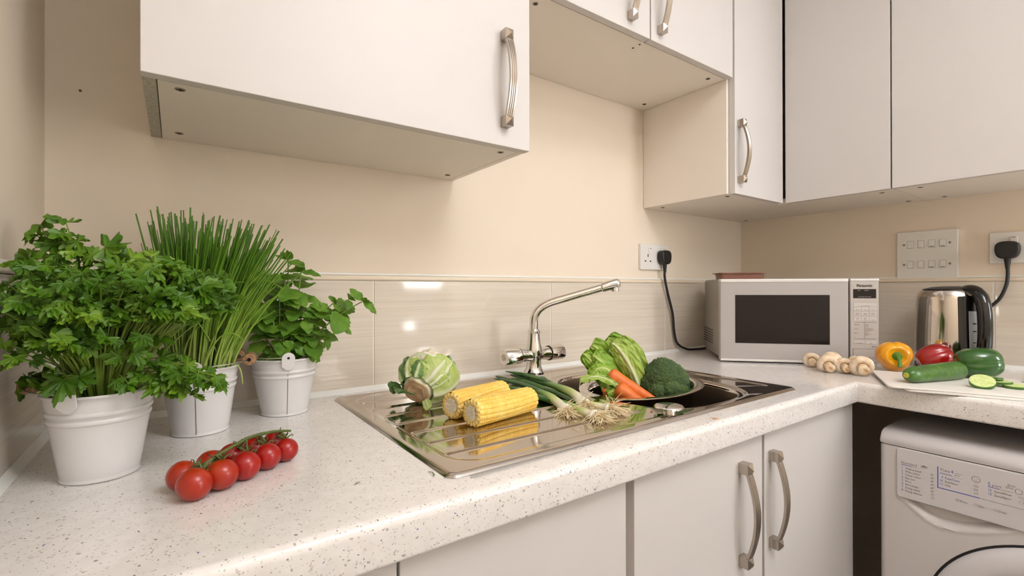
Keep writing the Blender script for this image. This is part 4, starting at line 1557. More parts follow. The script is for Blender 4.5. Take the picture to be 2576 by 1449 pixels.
# ------------------------------------------------------------------ chives
def chives():
    cx, cy, rb, rt, h = B2
    root = thing('potted_chives', 'tall grassy chives in the middle white bucket', 'potted herb', (cx, cy, C), 'herbs in white metal buckets')
    bucket(root, *B2, 260.0, -10)
    rnd = random.Random(5)
    bl = MB()
    right = Vector((0.817, -0.577, 0))
    fwd = Vector((0.577, 0.817, 0))
    for i in range(430):
        a = rnd.uniform(0, 2 * math.pi)
        q = math.sqrt(rnd.random())
        b = Vector((cx + 0.041 * q * math.cos(a), cy + 0.041 * q * math.sin(a), 0.992))
        s = (b - Vector((cx, cy, b.z))).dot(right) / 0.041
        f_ = (b - Vector((cx, cy, b.z))).dot(fwd) / 0.041
        L = rnd.uniform(0.185, 0.262) * (1 - 0.10 * max(0, s) ** 2)
        lean = 0.045 * s + 0.018 + 0.05 * max(0, s) * rnd.random() + rnd.gauss(0, 0.012) + (0.018 if rnd.random() < .2 and s > 0 else 0)
        if s < -0.3:
            lean = 0.036 * s + rnd.gauss(0, .010) + .012
        back = 0.030 * f_ + rnd.gauss(0, 0.010)
        if rnd.random() < 0.05:
            lean *= 1.7
            L *= .8
        tip = b + right * lean * (L / 0.22) + fwd * min(back, 0.05) * (L / .22) + Vector((0, 0, math.sqrt(max(1e-4, L * L - lean * lean))))
        if tip.y > -0.02:
            tip.y = -0.02 - rnd.random() * .01
        mid = b + Vector((0, 0, L * 0.5)) + right * (lean * 0.22 + rnd.gauss(0, .004)) + fwd * back * .3
        p = curve_pts(b, mid, tip, 6)
        w = rnd.uniform(0.0013, 0.0023)
        bl.tube(p, [w * .9, w * 1.05, w * 1.05, w, w * .9, w * .72], 6, flat=rnd.uniform(.45, .9))
    # a few blades bent over and one hanging over the rim
    for pts in ([(-1.872, -.19, 1.10), (-1.84, -.20, 1.151), (-1.79, -.215, 1.143)], [(-1.80, -.19, 1.15), (-1.76, -.20, 1.150), (-1.742, -.205, 1.132)],
                [(-1.876, -.185, 1.03), (-1.873, -.20, 1.075), (-1.845, -.21, 1.085)], [(-1.83, -.185, 1.03), (-1.845, -.20, 1.06), (-1.862, -.215, 1.09)],
                [(-1.812, -.170, 1.012), (-1.800, -.176, 1.018), (-1.7985, -.179, 0.982)], [(-1.85, -.20, 1.02), (-1.83, -.205, 1.09), (-1.80, -.21, 1.055)]):
        bl.tube(curve_pts(*pts), [0.0013, .0013, .0012, .0012, .0011, .001, .0009, .0006], 5)
    bl.build('blades', M_CHIVE, root, recalc=False)


chives()


# ------------------------------------------------------------------ mint
def mint():
    cx, cy, rb, rt, h = B3
    root = thing('potted_mint', 'mint with toothed oval leaves in the white bucket nearest the sink', 'potted herb', (cx, cy, C), 'herbs in white metal buckets')
    bucket(root, *B3, 265.75, 176)
    rnd = random.Random(3)
    lv, st = MB(), MB()
    tips = [((-1.7184, -0.1053, 1.186), .050, 1.0), ((-1.700, -0.12, 1.163), .044, 1.0), ((-1.7391, -0.0905, 1.1385), .042, 1), ((-1.7628, -0.0838, 1.135), .040, 1),
            ((-1.7066, -0.1134, 1.120), .036, 1), ((-1.6750, -0.1350, 1.098), .030, 1), ((-1.6510, -0.152, 1.108), .030, 1), ((-1.628, -0.168, 1.114), .034, 1),
            ((-1.6085, -0.182, 1.110), .044, 1), ((-1.7687, -0.095, 1.062), .038, 1), ((-1.7333, -0.135, 1.062), .040, 1), ((-1.6978, -0.14, 1.078), .040, 1),
            ((-1.664, -0.1445, 1.045), .030, 1), ((-1.748, -0.125, 1.088), .036, 1), ((-1.715, -0.145, 1.03), .030, 1), ((-1.735, -0.13, 1.035), .032, 1), ((-1.685, -0.14, 1.022), .030, 1),
            ((-1.70, -0.08, 1.09), .036, 1), ((-1.74, -0.07, 1.10), .036, 1), ((-1.76, -0.12, 1.08), .034, 1), ((-1.695, -0.11, 1.045), .034, 1), ((-1.755, -.10, 1.03), .030, 1),
            ((-1.725, -0.11, 1.15), .040, 1), ((-1.735, -.12, 1.12), .042, 1)]
    for (x, y, z), s, k in tips:
        tip = Vector((x, y, z))
        a = math.atan2(y - cy, x - cx)
        b = Vector((cx + .02 * math.cos(a) * rnd.random(), cy + .02 * math.sin(a) * rnd.random(), .992))
        mid = Vector((b.x * .7 + x * .3, b.y * .7 + y * .3, b.z + (z - b.z) * 0.62))
        pts = curve_pts(b, mid, tip, 10)
        st.tube(pts, [0.0016] * 5 + [0.0014, .0013, .0012, .0011, .001], 6, caps=False)
        ph = rnd.uniform(0, math.pi)
        nodes = [9, 7, 5] if (tip - b).length > .10 else [9, 6]
        if (tip - b).length > .15:
            nodes = [9, 7, 6, 4, 3]
        for j, ni in enumerate(nodes):
            p = pts[ni]
            t = (pts[ni] - pts[ni - 1]).normalized()
            sz = s * (0.62 if j == 0 else (1.0 if j == 1 else 0.85)) * rnd.uniform(.85, 1.1)
            x1 = t.orthogonal().normalized()
            x1 = Matrix.Rotation(ph + j * math.pi / 2, 3, t) @ x1
            for sg in (-1, 1):
                d = (x1 * sg + t * (0.55 if j == 0 else 0.25) + Vector((0, 0, .05))).normalized()
                e = p + d * sz
                if e.y > -0.018:
                    d.y = -abs(d.y)
                nrm = (t * .7 + Vector((rnd.uniform(-.3, .1), -0.55, 0.5))).normalized()
                mint_leaf(lv, p, d, nrm, sz, rnd)
            if j == 0:
                for q in range(3):
                    d = (t + Matrix.Rotation(q * 2.1, 3, t) @ x1 * .7).normalized()
                    mint_leaf(lv, p, d, (t.orthogonal() + t * .3).normalized(), s * .30, rnd)
    lv.v = [(p[0], min(p[1], -0.013), p[2]) for p in lv.v]
    st.build('stems', M_MSTEM, root, recalc=False)
    lv.build('leaves', M_MINT, root, recalc=False, angle=180)


mint()


# ------------------------------------------------------------------ tomatoes on the vine
def tomatoes():
    root = thing('vine_tomatoes', 'ten small red tomatoes on one green vine, lying on the worktop', 'tomatoes', (-1.82, -0.39, C))
    m = Mat('tomato_skin', srgb(170, 20, 12), 0.3, coat=0.12, sss=0.0)
    v = m.coord('Object')
    m.base(m.ramp(m.noise(v, 22, 2), [(0.3, srgb(146, 6, 6)), (0.55, srgb(158, 12, 8)), (0.8, srgb(172, 28, 10))]))
    ripe, tom = Mat('tomato_skin_orange', srgb(180, 50, 14), 0.3, coat=0.12), m
    ripe.base(ripe.ramp(ripe.noise(ripe.coord('Object'), 40, 2), [(0.3, srgb(156, 22, 6)), (0.7, srgb(172, 50, 10))]))
    green = painted('tomato_vine', srgb(86, 98, 46), 0.7, 0.15, 200, 0.2)
    main = [Vector(p) for p in ((-1.866, -.428, .934), (-1.8573, -.4250, .9425), (-1.8474, -.4170, .9455), (-1.8341, -.4030, .9475), (-1.8154, -.3840, .950), (-1.7984, -.3700, .949), (-1.7824, -.3600, .947), (-1.7717, -.3550, .945), (-1.7600, -.358, .944))]
    vo = MB().tube(main, [.0014, .0017, .0019, .0020, .0021, .0020, .0019, .0017, .0014], 8).build('vine', green, root)
    front = [(-1.8696, -.4415, .0168), (-1.8437, -.4268, .0168), (-1.8191, -.4106, .0164), (-1.7932, -.3900, .0160), (-1.7690, -.3729, .0148)]
    back = [(-1.8790, -.4064, .0163), (-1.8514, -.3802, .0158), (-1.8279, -.3624, .0156), (-1.8005, -.3457, .0155), (-1.7751, -.3304, .0150)]
    rnd = random.Random(2)
    vines = MB()
    for idx, (x, y, r) in enumerate(front + back):
        isf = idx < 5
        k = idx % 5
        c = Vector((x, y, C + r * .985))
        target = main[min(8, 1 + int(k * 1.6))]
        ax = (target - c)
        ax.z = max(ax.z, 0.006)
        ax = (ax + Vector((0.004, 0.002, 0.004))).normalized()
        T = frame(c, ax)
        prof = []
        for j in range(19):
            a = math.pi * j / 18
            rr = r * math.sin(a) * 1.02
            z = -r * math.cos(a) * 0.98
            if a > 2.6:
                z -= r * 0.10 * ((a - 2.6) / .54) ** 1.5
            prof.append((max(rr, .0001), z))
        mb = MB().lathe(prof, 28, T)
        o = mb.build('tomato', [ripe.m if (k < 2) else tom.m], root, angle=180)
        # calyx
        cal = MB()
        top = r * .90
        for q in range(5):
            an = q * 2 * math.pi / 5 + rnd.uniform(-.2, .2)
            P = []
            for s_ in range(6):
                u = s_ / 5
                rad = .0012 + .0085 * math.sin(u * 1.9) / math.sin(1.9) if u < 1 else .0078
                P.append(T @ Vector((rad * math.cos(an), rad * math.sin(an), top + .0012 + .0050 * math.sin(u * 2.8) - .0005 * u)))
            cal.tube(P, [.0013, .0013, .0011, .0009, .0006, .0003], 6, flat=.6)
        cal.tube([T @ Vector((0, 0, top - .001)), T @ Vector((0, 0, top + .004)), (T @ Vector((0, 0, top + .006)) + target) / 2, target], [.0014, .0015, .0011, .0013], 7)
        cal.build('calyx', green, o)


tomatoes()


# ------------------------------------------------------------------ corn cobs
def corn_mats():
    m = Mat('corn_kernel', srgb(244, 200, 84), 0.34, sss=0.08)
    v = m.coord('Object')
    m.base(m.ramp(m.noise(v, 70, 2), [(0.3, srgb(242, 192, 78)), (0.6, srgb(247, 210, 108)), (0.8, srgb(250, 222, 140))]))
    c = Mat('corn_core', srgb(214, 196, 168), 0.8)
    c.base(c.ramp(c.noise(c.coord('Object'), 420, 4, .7), [(0.28, srgb(206, 176, 146)), (0.4, srgb(240, 226, 200)), (0.7, srgb(250, 244, 228))]))
    p = Mat('cut_kernel', srgb(232, 190, 96), 0.5)
    p.base(p.ramp(p.noise(p.coord('Object'), 300, 3), [(0.3, srgb(236, 190, 90)), (0.6, srgb(250, 226, 150))]))
    return m.m, c.m, p.m


MK, MC_, MP_ = corn_mats()


def corn(label, a, b, r, ph):
    a, b = Vector(a), Vector(b)
    root = thing('corn_cob', label, 'corn', tuple((a + b) / 2 - Vector((0, 0, r))), 'cut corn cobs on the drainer')
    L = (b - a).length
    T = frame(a, b - a, (0, 0, 1))
    rows, per = 16, max(12, int(L / 0.0050))
    nu, nv = rows * 8, per * 7 + 1

    def fn(u, w):
        th = u * 2 * math.pi
        tw = 0.15 * math.sin(w * 3 + ph)
        k = u * rows
        fu = abs((k % 1) - .5) * 2
        off = 0.5 * (int(k) % 2)
        kv = w * per + off + 0.25 * math.sin(int(k) * 1.7)
        fv = abs((kv % 1) - .5) * 2
        bump = (max(0, 1 - fu ** 3.2) ** 0.5) * (max(0, 1 - fv ** 3.0) ** 0.45)
        rr = r * (0.885 + 0.115 * bump) * (1 - 0.05 * (w ** 2)) * (1 + 0.015 * math.sin(th * 3 + ph + w * 4))
        if w > 0.97:
            rr *= 1 - 0.25 * ((w - .97) / .03) ** 2
        if w < 0.012:
            rr *= .96
        return (rr * math.cos(th + tw), rr * math.sin(th + tw), w * L)
    MB().grid(fn, nu, nv, 0, True, T).build('kernels', MK, root, recalc=False, angle=180)
    # cut face: ring of half kernels around a pale ragged core
    seg = rows * 4
    for zz, flip in ((0.0, True), (L, False)):
        e = MB()
        sgn = -1 if flip else 1
        sc = 1.0 if flip else .80
        prof = []
        for rr, dz in ((0.90, -.001), (0.86, .0012), (0.66, .0014), (0.50, .0002)):
            prof.append((r * rr * sc, zz + sgn * dz))
        vv, ff = [], []
        for rr, z in prof:
            for i in range(seg):
                th = 2 * math.pi * i / seg
                g = 1 + 0.035 * math.cos(th * rows)
                vv.append((rr * g * math.cos(th), rr * g * math.sin(th), z + sgn * .0006 * math.cos(th * rows)))
        for k in range(len(prof) - 1):
            for i in range(seg):
                j = (i + 1) % seg
                ff.append((k * seg + i, k * seg + j, (k + 1) * seg + j, (k + 1) * seg + i))
        e.add(vv, ff, 0, None, T)
        rnd = random.Random(int(ph * 10) + 1)
        vv, ff = [], []
        rings = 7
        for k in range(rings + 1):
            for i in range(40):
                th = 2 * math.pi * i / 40
                rr = r * .53 * sc * (1 - k / (rings + .01)) * (1 + .05 * rnd.uniform(-1, 1))
                vv.append((rr * math.cos(th), rr * math.sin(th), zz + sgn * (.0004 + .0016 * rnd.random())))
        for k in range(rings):
            for i in range(40):
                j = (i + 1) % 40
                ff.append((k * 40 + i, k * 40 + j, (k + 1) * 40 + j, (k + 1) * 40 + i))
        e.add(vv, ff, 1, None, T)
        e.build('cut_end', [MP_, MC_], root, angle=180)


corn('corn cob at the front, its cut end overlapping the other cob', (-1.4998, -0.3880, 0.9345), (-1.3610, -0.3630, 0.9340), 0.0232, 0.3)
corn('corn cob at the back, partly hidden by the front cob', (-1.5039, -0.3290, 0.9350), (-1.3700, -0.2860, 0.9345), 0.0238, 2.1)


# ------------------------------------------------------------------ leaves of lettuce and cauliflower
def ribbed_leaf_mat(name, rib, mid, edge, vein=0.5, rough=0.45):
    m = Mat(name, mid, rough)
    uv = m.n.new('ShaderNodeUVMap')
    uv.uv_map = 'UVMap'
    sep = m.n.new('ShaderNodeSeparateXYZ')
    m.l.new(uv.outputs[0], sep.inputs[0])
    v = m.coord('Object')
    n1 = m.noise(v, 38, 3)
    t = m.math('ABSOLUTE', m.math('SUBTRACT', sep.outputs[0], 0.5))
    t = m.math('MULTIPLY', t, 2.0)
    taper = m.math('MULTIPLY_ADD', sep.outputs[1], -0.22, 0.28)
    k = m.math('DIVIDE', t, taper)
    # side veins: slanting stripes
    st = m.math('SINE', m.math('ADD', m.math('MULTIPLY', sep.outputs[1], 62.0), m.math('MULTIPLY', t, -16.0)))
    st2 = m.math('SINE', m.math('ADD', m.math('MULTIPLY', sep.outputs[1], 23.0), m.math('MULTIPLY_ADD', t, -9.0, m.math('MULTIPLY', n1, 6.0))))
    vv = m.math('MULTIPLY', m.math('MAXIMUM', m.math('SUBTRACT', st2, 0.86), 0.0), 5.0 * vein)
    green = m.ramp(m.math('ADD', m.math('MULTIPLY', t, 0.55), m.math('MULTIPLY', n1, 0.5)), [(0.25, mid), (0.85, edge)])
    col = m.mix(m.math('MINIMUM', vv, 0.75), green, rib)
    ribf = m.math('SUBTRACT', 1.35, k)
    ribf.node.use_clamp = True
    col = m.mix(ribf, col, rib)
    m.base(col)
    h = m.math('ADD', m.math('MULTIPLY', st, 0.03), m.math('ADD', m.math('MULTIPLY', n1, 0.8), m.math('MULTIPLY', ribf, 0.9)))
    m.bump(h, 0.6, 0.0022)
    tr = m.n.new('ShaderNodeBsdfTranslucent')
    m.l.new(col, tr.inputs['Color'])
    mx = m.n.new('ShaderNodeMixShader')
    mx.inputs[0].default_value = 0.18
    m.l.new(m.b.outputs[0], mx.inputs[1])
    m.l.new(tr.outputs[0], mx.inputs[2])
    m.l.new(mx.outputs[0], m.n['Material Output'].inputs['Surface'])
    return m.m


M_ROM = ribbed_leaf_mat('romaine_leaf', srgb(232, 236, 196), srgb(192, 212, 112), srgb(156, 188, 62), 0.2)
M_ROM2 = ribbed_leaf_mat('romaine_leaf_green', srgb(208, 222, 140), srgb(158, 192, 62), srgb(122, 166, 36), 0.2)
M_CAUL = ribbed_leaf_mat('cauliflower_leaf', srgb(232, 236, 200), srgb(206, 220, 146), srgb(184, 206, 100), 0.35)
M_CAULG = ribbed_leaf_mat('cauliflower_leaf_green', srgb(204, 220, 164), srgb(128, 164, 96), srgb(98, 142, 72), 0.5)


def leaf_sheet(mb, spine, width, normal, cup=0.2, ruffle=0.0, rfreq=9, seed=0, wprof=None, nu=25, nv=36, thick=0.0, crinkle=0.0065):
    """a leaf as a curved sheet: spine = 3D points, width = half width, normal = which way the face looks"""
    P = [Vector(p) for p in spine]
    n = len(P)
    rnd = random.Random(seed)
    ph = [rnd.uniform(0, 6) for _ in range(4)]
    normal = Vector(normal)

    def at(w):
        x = w * (n - 1)
        i = min(n - 2, int(x))
        t = x - i
        p0, p1, p2, p3 = P[max(0, i - 1)], P[i], P[i + 1], P[min(n - 1, i + 2)]
        p = 0.5 * ((2 * p1) + (p2 - p0) * t + (2 * p0 - 5 * p1 + 4 * p2 - p3) * t * t + (3 * p1 - p0 - 3 * p2 + p3) * t ** 3)
        d = 0.5 * ((p2 - p0) + 2 * (2 * p0 - 5 * p1 + 4 * p2 - p3) * t + 3 * (3 * p1 - p0 - 3 * p2 + p3) * t * t)
        return p, d.normalized()
    wp = wprof or (lambda w: 0.42 + 0.58 * math.sin(math.pi * min(1, (0.12 + 0.80 * w))) ** 0.8 if w < .82 else (0.42 + .58 * math.sin(math.pi * .776) ** .8) * math.sqrt(max(0, 1 - ((w - .82) / .185) ** 2)))

    def fn(u, w):
        p, d = at(w)
        side = d.cross(normal).normalized()
        nn = side.cross(d).normalized()
        t = (u - 0.5) * 2
        wd = width * wp(w) * (1 + 0.05 * math.sin(w * 17 + ph[0] + (3 if t > 0 else 0)) * abs(t))
        c = abs(t) ** 1.6
        lift = cup * width * c
        rf = ruffle * abs(t) ** 2.2 * (math.sin(w * rfreq * 2 * math.pi / 3 + ph[1] + (1.3 if t > 0 else 0)) + 0.5 * math.sin(w * rfreq * 4.4 + ph[2]))
        rf += ruffle * 0.25 * math.sin(t * 7 + w * 11 + ph[3])
        if ruffle > .001:
            rf += crinkle * (abs(t) ** .7) * noise.noise(Vector((t * 5 + seed * 3.1, w * 13, seed))) + crinkle * .6 * (abs(t) ** .5) * noise.noise(Vector((t * 11 + seed, w * 28, seed * 2)))
            wd *= 1 + .10 * abs(t) * noise.noise(Vector((w * 9 + seed, t, 1.0)))
        x = wd * t * (1 - 0.12 * cup * c)
        rib = -0.0 if thick == 0 else thick * math.exp(-(t / 0.14) ** 2) * (1 - 0.8 * w)
        return tuple(p + side * x + nn * (lift + rf - rib))
    return mb.grid(fn, nu, nv)


def solid(o, t=0.0008):
    s = o.modifiers.new('thickness', 'SOLIDIFY')
    s.thickness = t
    s.offset = 0
    return o


# ------------------------------------------------------------------ cauliflower
def ico(sub=5):
    bm = bmesh.new()
    bmesh.ops.create_icosphere(bm, subdivisions=sub, radius=1.0)
    v = [Vector(x.co) for x in bm.verts]
    f = [tuple(q.index for q in fc.verts) for fc in bm.faces]
    bm.free()
    return v, f


def cauliflower():
    c = Vector((-1.4745, -0.181, 0.9640))
    Rr = 0.054
    ax = Vector((-0.72, -0.50, -0.46)).normalized()     # towards the cut stalk
    root = thing('cauliflower', 'small cauliflower wrapped in pale leaves, cut stalk facing the camera', 'cauliflower', (c.x, c.y, C))
    v, f = ico(5)
    out = []
    for p in v:
        n1 = noise.voronoi(p * 3.2)[0][0]
        n2 = noise.voronoi(p * 11.0)[0][0]
        d_ = p * Rr * (1.06 - 0.22 * n1 - 0.06 * n2)
        out.append(c + Vector((d_.x, d_.y, d_.z * .93)))
    m = Mat('cauliflower_curd', srgb(238, 226, 196), 0.7, sss=0.1)
    m.base(m.ramp(m.noise(m.coord('Object'), 60, 3), [(0.3, srgb(226, 212, 176)), (0.7, srgb(244, 236, 214))]))
    MB().add(out, f).build('curd', m.m, root, angle=180, recalc=False)
    # stalk with a browned cut
    S = frame(c + ax * (Rr * .55), ax)
    st = Mat('pale_stalk', srgb(226, 230, 196), 0.55).m
    br = Mat('browned_cut', srgb(172, 140, 102), 0.75)
    br.base(br.ramp(br.noise(br.coord('Object'), 70, 4), [(0.25, srgb(166, 130, 90)), (0.55, srgb(200, 172, 134)), (0.8, srgb(222, 204, 172))]))
    so = MB().lathe([(0.052, -0.030), (0.045, -0.010), (0.036, 0.004), (0.030, 0.014), (0.0268, 0.0240)], 36, S, cap0=False, cap1=False)
    wob = lambda mbx: setattr(mbx, 'v', [tuple(Vector(p) + Vector((noise.noise(Vector(p) * 55), noise.noise(Vector(p) * 55 + Vector((3, 1, 0))), noise.noise(Vector(p) * 55 + Vector((7, 0, 2))))) * .0045) for p in mbx.v])
    wob(so)
    so = so.build('stalk', st, root)
    cf_ = MB().lathe([(0.0270, 0.0225), (0.0262, 0.0262), (0.0235, 0.0268), (0.0205, 0.0262), (0.018, 0.0278), (0.008, 0.0275), (0.0002, 0.0280)], 36, S, cap0=False)
    wob(cf_)
    cf_.build('cut_face', br.m, so)
    # wrapping leaves: run from the stalk over the ball
    X = ax.orthogonal().normalized()
    up = Vector((0, 0, 1))
    X = (up - ax * up.dot(ax)).normalized()
    Y = ax.cross(X)
    specs = [  # angle around stalk, reach in degrees, half width, material, extra radius, ruffle
        (-8, 70, .020, M_CAULG, 1.12, .002), (26, 78, .022, M_CAUL, 1.10, .002), (60, 92, .024, M_CAULG, 1.12, .004), (-48, 92, .030, M_CAUL, 1.12, .0022), (-66, 118, .030, M_CAUL, 1.06, .0022),
        (-108, 122, .036, M_CAUL, 1.13, .002), (-150, 112, .032, M_CAUL, 1.12, .001), (165, 100, .032, M_CAUL, 1.10, .001), (120, 100, .028, M_CAUL, 1.08, .001),
        (-82, 134, .026, M_CAULG, 1.04, .004)]
    for i, (an, reach, hw, mt, k, rf) in enumerate(specs):
        a = math.radians(an)
        side = X * math.cos(a) + Y * math.sin(a)
        sp = []
        for j in range(7):
            t = j / 6
            th = math.radians(33 + (reach - 33) * t)
            rad = Rr * (k - 0.03 * t)
            q_ = (ax * math.cos(th) + side * math.sin(th)) * rad
            p = c + Vector((q_.x, q_.y, q_.z * (.90 if q_.z > 0 else 1)))
            if p.z < C + .003:
                p.z = C + .003
            sp.append(p)
        mb = MB()
        mid = (sp[3] - c).normalized()
        leaf_sheet(mb, sp, hw, mid, cup=-0.42, crinkle=.0018, ruffle=rf, rfreq=7, seed=i, wprof=lambda w: 0.55 + 0.45 * math.sin(math.pi * (.1 + .62 * w)) if w < .85 else (0.55 + .45 * math.sin(math.pi * .627)) * math.sqrt(max(0, 1 - ((w - .85) / .155) ** 2)), thick=-.0025)
        mb.v = [(p[0], p[1], max(p[2], C + .0022)) for p in mb.v]
        solid(mb.build('leaf', mt, root, recalc=False, angle=180), 0.0010)
    # broken leaf stub pointing left
    b0 = c + ax * (Rr * 1.28)
    mb = MB()
    tip = Vector((-1.545, -0.150, 0.9375))
    leaf_sheet(mb, [b0 + Vector((.010, .010, .003)), b0 + (tip - b0) * .45 + Vector((0, .01, .004)), tip + Vector((.012, 0, 0)), tip], 0.0125, (0.1, -0.7, 0.7), cup=.25, ruffle=.002, seed=40, wprof=lambda w: .45 + .9 * w if w < .8 else 1.17 * math.sqrt(max(0, 1 - ((w - .8) / .21) ** 2)))
    solid(mb.build('leaf', M_CAULG, root, recalc=False, angle=180), .001)
    mb = MB()
    b1 = b0 + Vector((.016, -.020, -.004))
    leaf_sheet(mb, [b1, b1 + Vector((-.004, -.018, -.006)), b1 + Vector((-.006, -.028, -.010))], 0.008, (-.6, -.6, .4), cup=.1, seed=41)
    mb.v = [(p[0], p[1], max(p[2], C + .0022)) for p in mb.v]
    solid(mb.build('leaf', M_CAUL, root, recalc=False, angle=180), .002)


cauliflower()


# ------------------------------------------------------------------ spring onions
def onion_mat():
    m = Mat('spring_onion', srgb(96, 140, 50), 0.35)
    uv = m.n.new('ShaderNodeUVMap')
    uv.uv_map = 'UVMap'
    sep = m.n.new('ShaderNodeSeparateXYZ')
    m.l.new(uv.outputs[0], sep.inputs[0])
    v = m.coord('Object')
    t = m.math('ADD', sep.outputs[1], m.math('MULTIPLY_ADD', m.noise(v, 60, 2), 0.10, -0.05))
    c = m.ramp(t, [(0.0, srgb(238, 232, 214)), (0.14, srgb(232, 230, 200)), (0.25, srgb(186, 204, 112)), (0.42, srgb(112, 152, 52)), (0.62, srgb(62, 108, 40)), (1.0, srgb(44, 84, 36))])
    m.base(c)
    return m.m


M_ON = onion_mat()
M_ONG = leaf_mat('onion_greens', srgb(40, 82, 34), srgb(62, 108, 40), srgb(96, 142, 54), .35, 30, bump=0)
M_ROOT = Mat('onion_roots', srgb(236, 218, 180), 0.7).m


def onion(label, pts, r, seed, leaves):
    rnd = random.Random(seed)
    P = [Vector((x, y, z)) for x, y, z in pts]
    root = thing('spring_onion', label, 'spring onion', (P[0].x, P[0].y, C + .003), 'spring onions on the drainer')
    S = []
    for i in range(len(P) - 1):
        p0, p1, p2, p3 = P[max(0, i - 1)], P[i], P[i + 1], P[min(len(P) - 1, i + 2)]
        for k in range(7):
            t = k / 7
            S.append(0.5 * ((2 * p1) + (p2 - p0) * t + (2 * p0 - 5 * p1 + 4 * p2 - p3) * t * t + (3 * p1 - p0 - 3 * p2 + p3) * t ** 3))
    S.append(P[-1])
    n = len(S)
    rad = []
    for k in range(n):
        w = k / (n - 1)
        rad.append(r * (0.50 + 0.55 * math.exp(-((w - .035) / .06) ** 2) + (0.25 if w < .6 else .25 * (1 - (w - .6) / .4)) + .15 * math.sin(min(1, w / .5) * math.pi)) * (1 if w < .85 else math.sqrt(max(.02, 1 - ((w - .85) / .16) ** 2))))
    MB().tube(S, rad, 14, flat=.85).build('stem', M_ON, root)
    lf = MB()
    for sp, w in leaves:
        lf.tube(curve_pts(*sp, 12), [w * (0.6 + .5 * math.sin(math.pi * min(1, .15 + k / 13))) * (1 if k < 9 else (12.2 - k) / 3.4) for k in range(12)], 10, flat=.62)
    if leaves:
        lf.build('green_leaf', M_ONG, root, recalc=False)
    # roots: a bundle of fine pale hairs fanning out from the bulb
    d = (P[0] - P[1]).normalized()
    hair = MB()
    for i in range(130):
        a = Vector((rnd.gauss(0, 1), rnd.gauss(0, 1), rnd.gauss(0, .55)))
        dirv = (d * rnd.uniform(.5, 1.2) + a * .55).normalized()
        L = rnd.uniform(.014, .042)
        b = P[0] + Vector((rnd.gauss(0, .25), rnd.gauss(0, .25), rnd.gauss(0, .25))) * r
        e = b + dirv * L
        e.z = max(C + .0038, e.z - rnd.uniform(.0, .012))
        mid = (b + e) / 2 + Vector((rnd.gauss(0, .007), rnd.gauss(0, .007), abs(rnd.gauss(0, .005))))
        hair.tube(curve_pts(b, mid, e, 5), [.0008, .0007, .0006, .0005, .0003], 4)
    hair.build('roots', M_ROOT, root, recalc=False)


Z1 = 0.9185
onion('spring onion nearest the corn, long tip reaching back past the tap', [(-1.3210, -.4170, .9165), (-1.2985, -.3560, .922), (-1.2810, -.2930, .923), (-1.2690, -.1950, .924), (-1.2600, -.0950, .924)], .0100, 1,
      [([(-1.282, -.30, .925), (-1.264, -.19, .928), (-1.275, -.110, .922)], .0075)])
onion('spring onion second from the corn, leaves bending towards the tap base', [(-1.2880, -.4260, .9250), (-1.2520, -.3550, .9290), (-1.2300, -.2750, .9270), (-1.2210, -.1850, .9260), (-1.2240, -.1050, .9250)], .0100, 2,
      [([(-1.226, -.26, .930), (-1.216, -.18, .934), (-1.236, -.102, .934)], .0070), ([(-1.224, -.24, .926), (-1.198, -.20, .932), (-1.188, -.165, .922)], .0072)])
onion('spring onion with the frontmost tuft of roots', [(-1.3060, -.4720, .9175), (-1.3050, -.4350, .918), (-1.2930, -.3780, .9185), (-1.3030, -.3050, .9200), (-1.3100, -.2200, .9200)], .0092, 3,
      [([(-1.300, -.36, .9195), (-1.318, -.27, .922), (-1.305, -.165, .918)], .0068), ([(-1.297, -.37, .916), (-1.285, -.25, .918), (-1.290, -.15, .920)], .0056)])
onion('spring onion with its roots nearest the steel bowl', [(-1.2560, -.4560, .9190), (-1.2660, -.4250, .9200), (-1.2620, -.3780, .9180), (-1.2430, -.3050, .9175), (-1.2380, -.2100, .9180)], .0096, 4,
      [([(-1.240, -.26, .918), (-1.232, -.18, .925), (-1.246, -.12, .920)], .0075)])


# ------------------------------------------------------------------ steel bowl with its vegetables
BC = Vector((-1.030, -0.335, 0.914))
_tilt_axis = Vector((0.577, 0.817, 0))
BT = Matrix.Translation(BC) @ Matrix.Rotation(math.radians(-5.0), 4, _tilt_axis)


def bowl():
    root = thing('steel_bowl', 'wide-rimmed stainless steel bowl of vegetables standing in the sink basin', 'bowl', (BC.x, BC.y, 0.77))
    MB().lathe([(0.136, -0.0005), (0.1362, 0.0008), (0.134, 0.0016), (0.117, 0.0010), (0.1145, -0.002), (0.1125, -0.012), (0.1080, -0.070), (0.092, -0.092), (0.0005, -0.094),
                (0.0005, -0.0955), (0.093, -0.0935), (0.1095, -0.071), (0.1140, -0.012), (0.1160, -0.003), (0.1180, -0.0008), (0.134, 0.0002)], 96, BT, cap0=False, cap1=False).build('bowl', M_STEEL, root, recalc=False, angle=60)
    MB().lathe([(0.060, -0.0955), (0.062, -0.1120), (0.060, -0.1120), (0.058, -0.0955)], 48, BT, cap0=False, cap1=False).build('foot_ring', M_STEEL, root)


bowl()


def carrot_mat():
    m = Mat('carrot_skin', srgb(226, 118, 48), 0.5)
    v = m.coord('Object')
    m.base(m.ramp(m.noise(v, 45, 5, .65), [(0.22, srgb(176, 104, 54)), (0.36, srgb(218, 106, 40)), (0.6, srgb(232, 126, 56)), (0.8, srgb(238, 146, 78))]))
    m.bump(m.noise(v, 160, 3), 0.3, 0.0008)
    return m.m


M_CARR = carrot_mat()
M_CRUST = painted('carrot_crown', srgb(112, 96, 58), 0.85, .2, 200, .4)


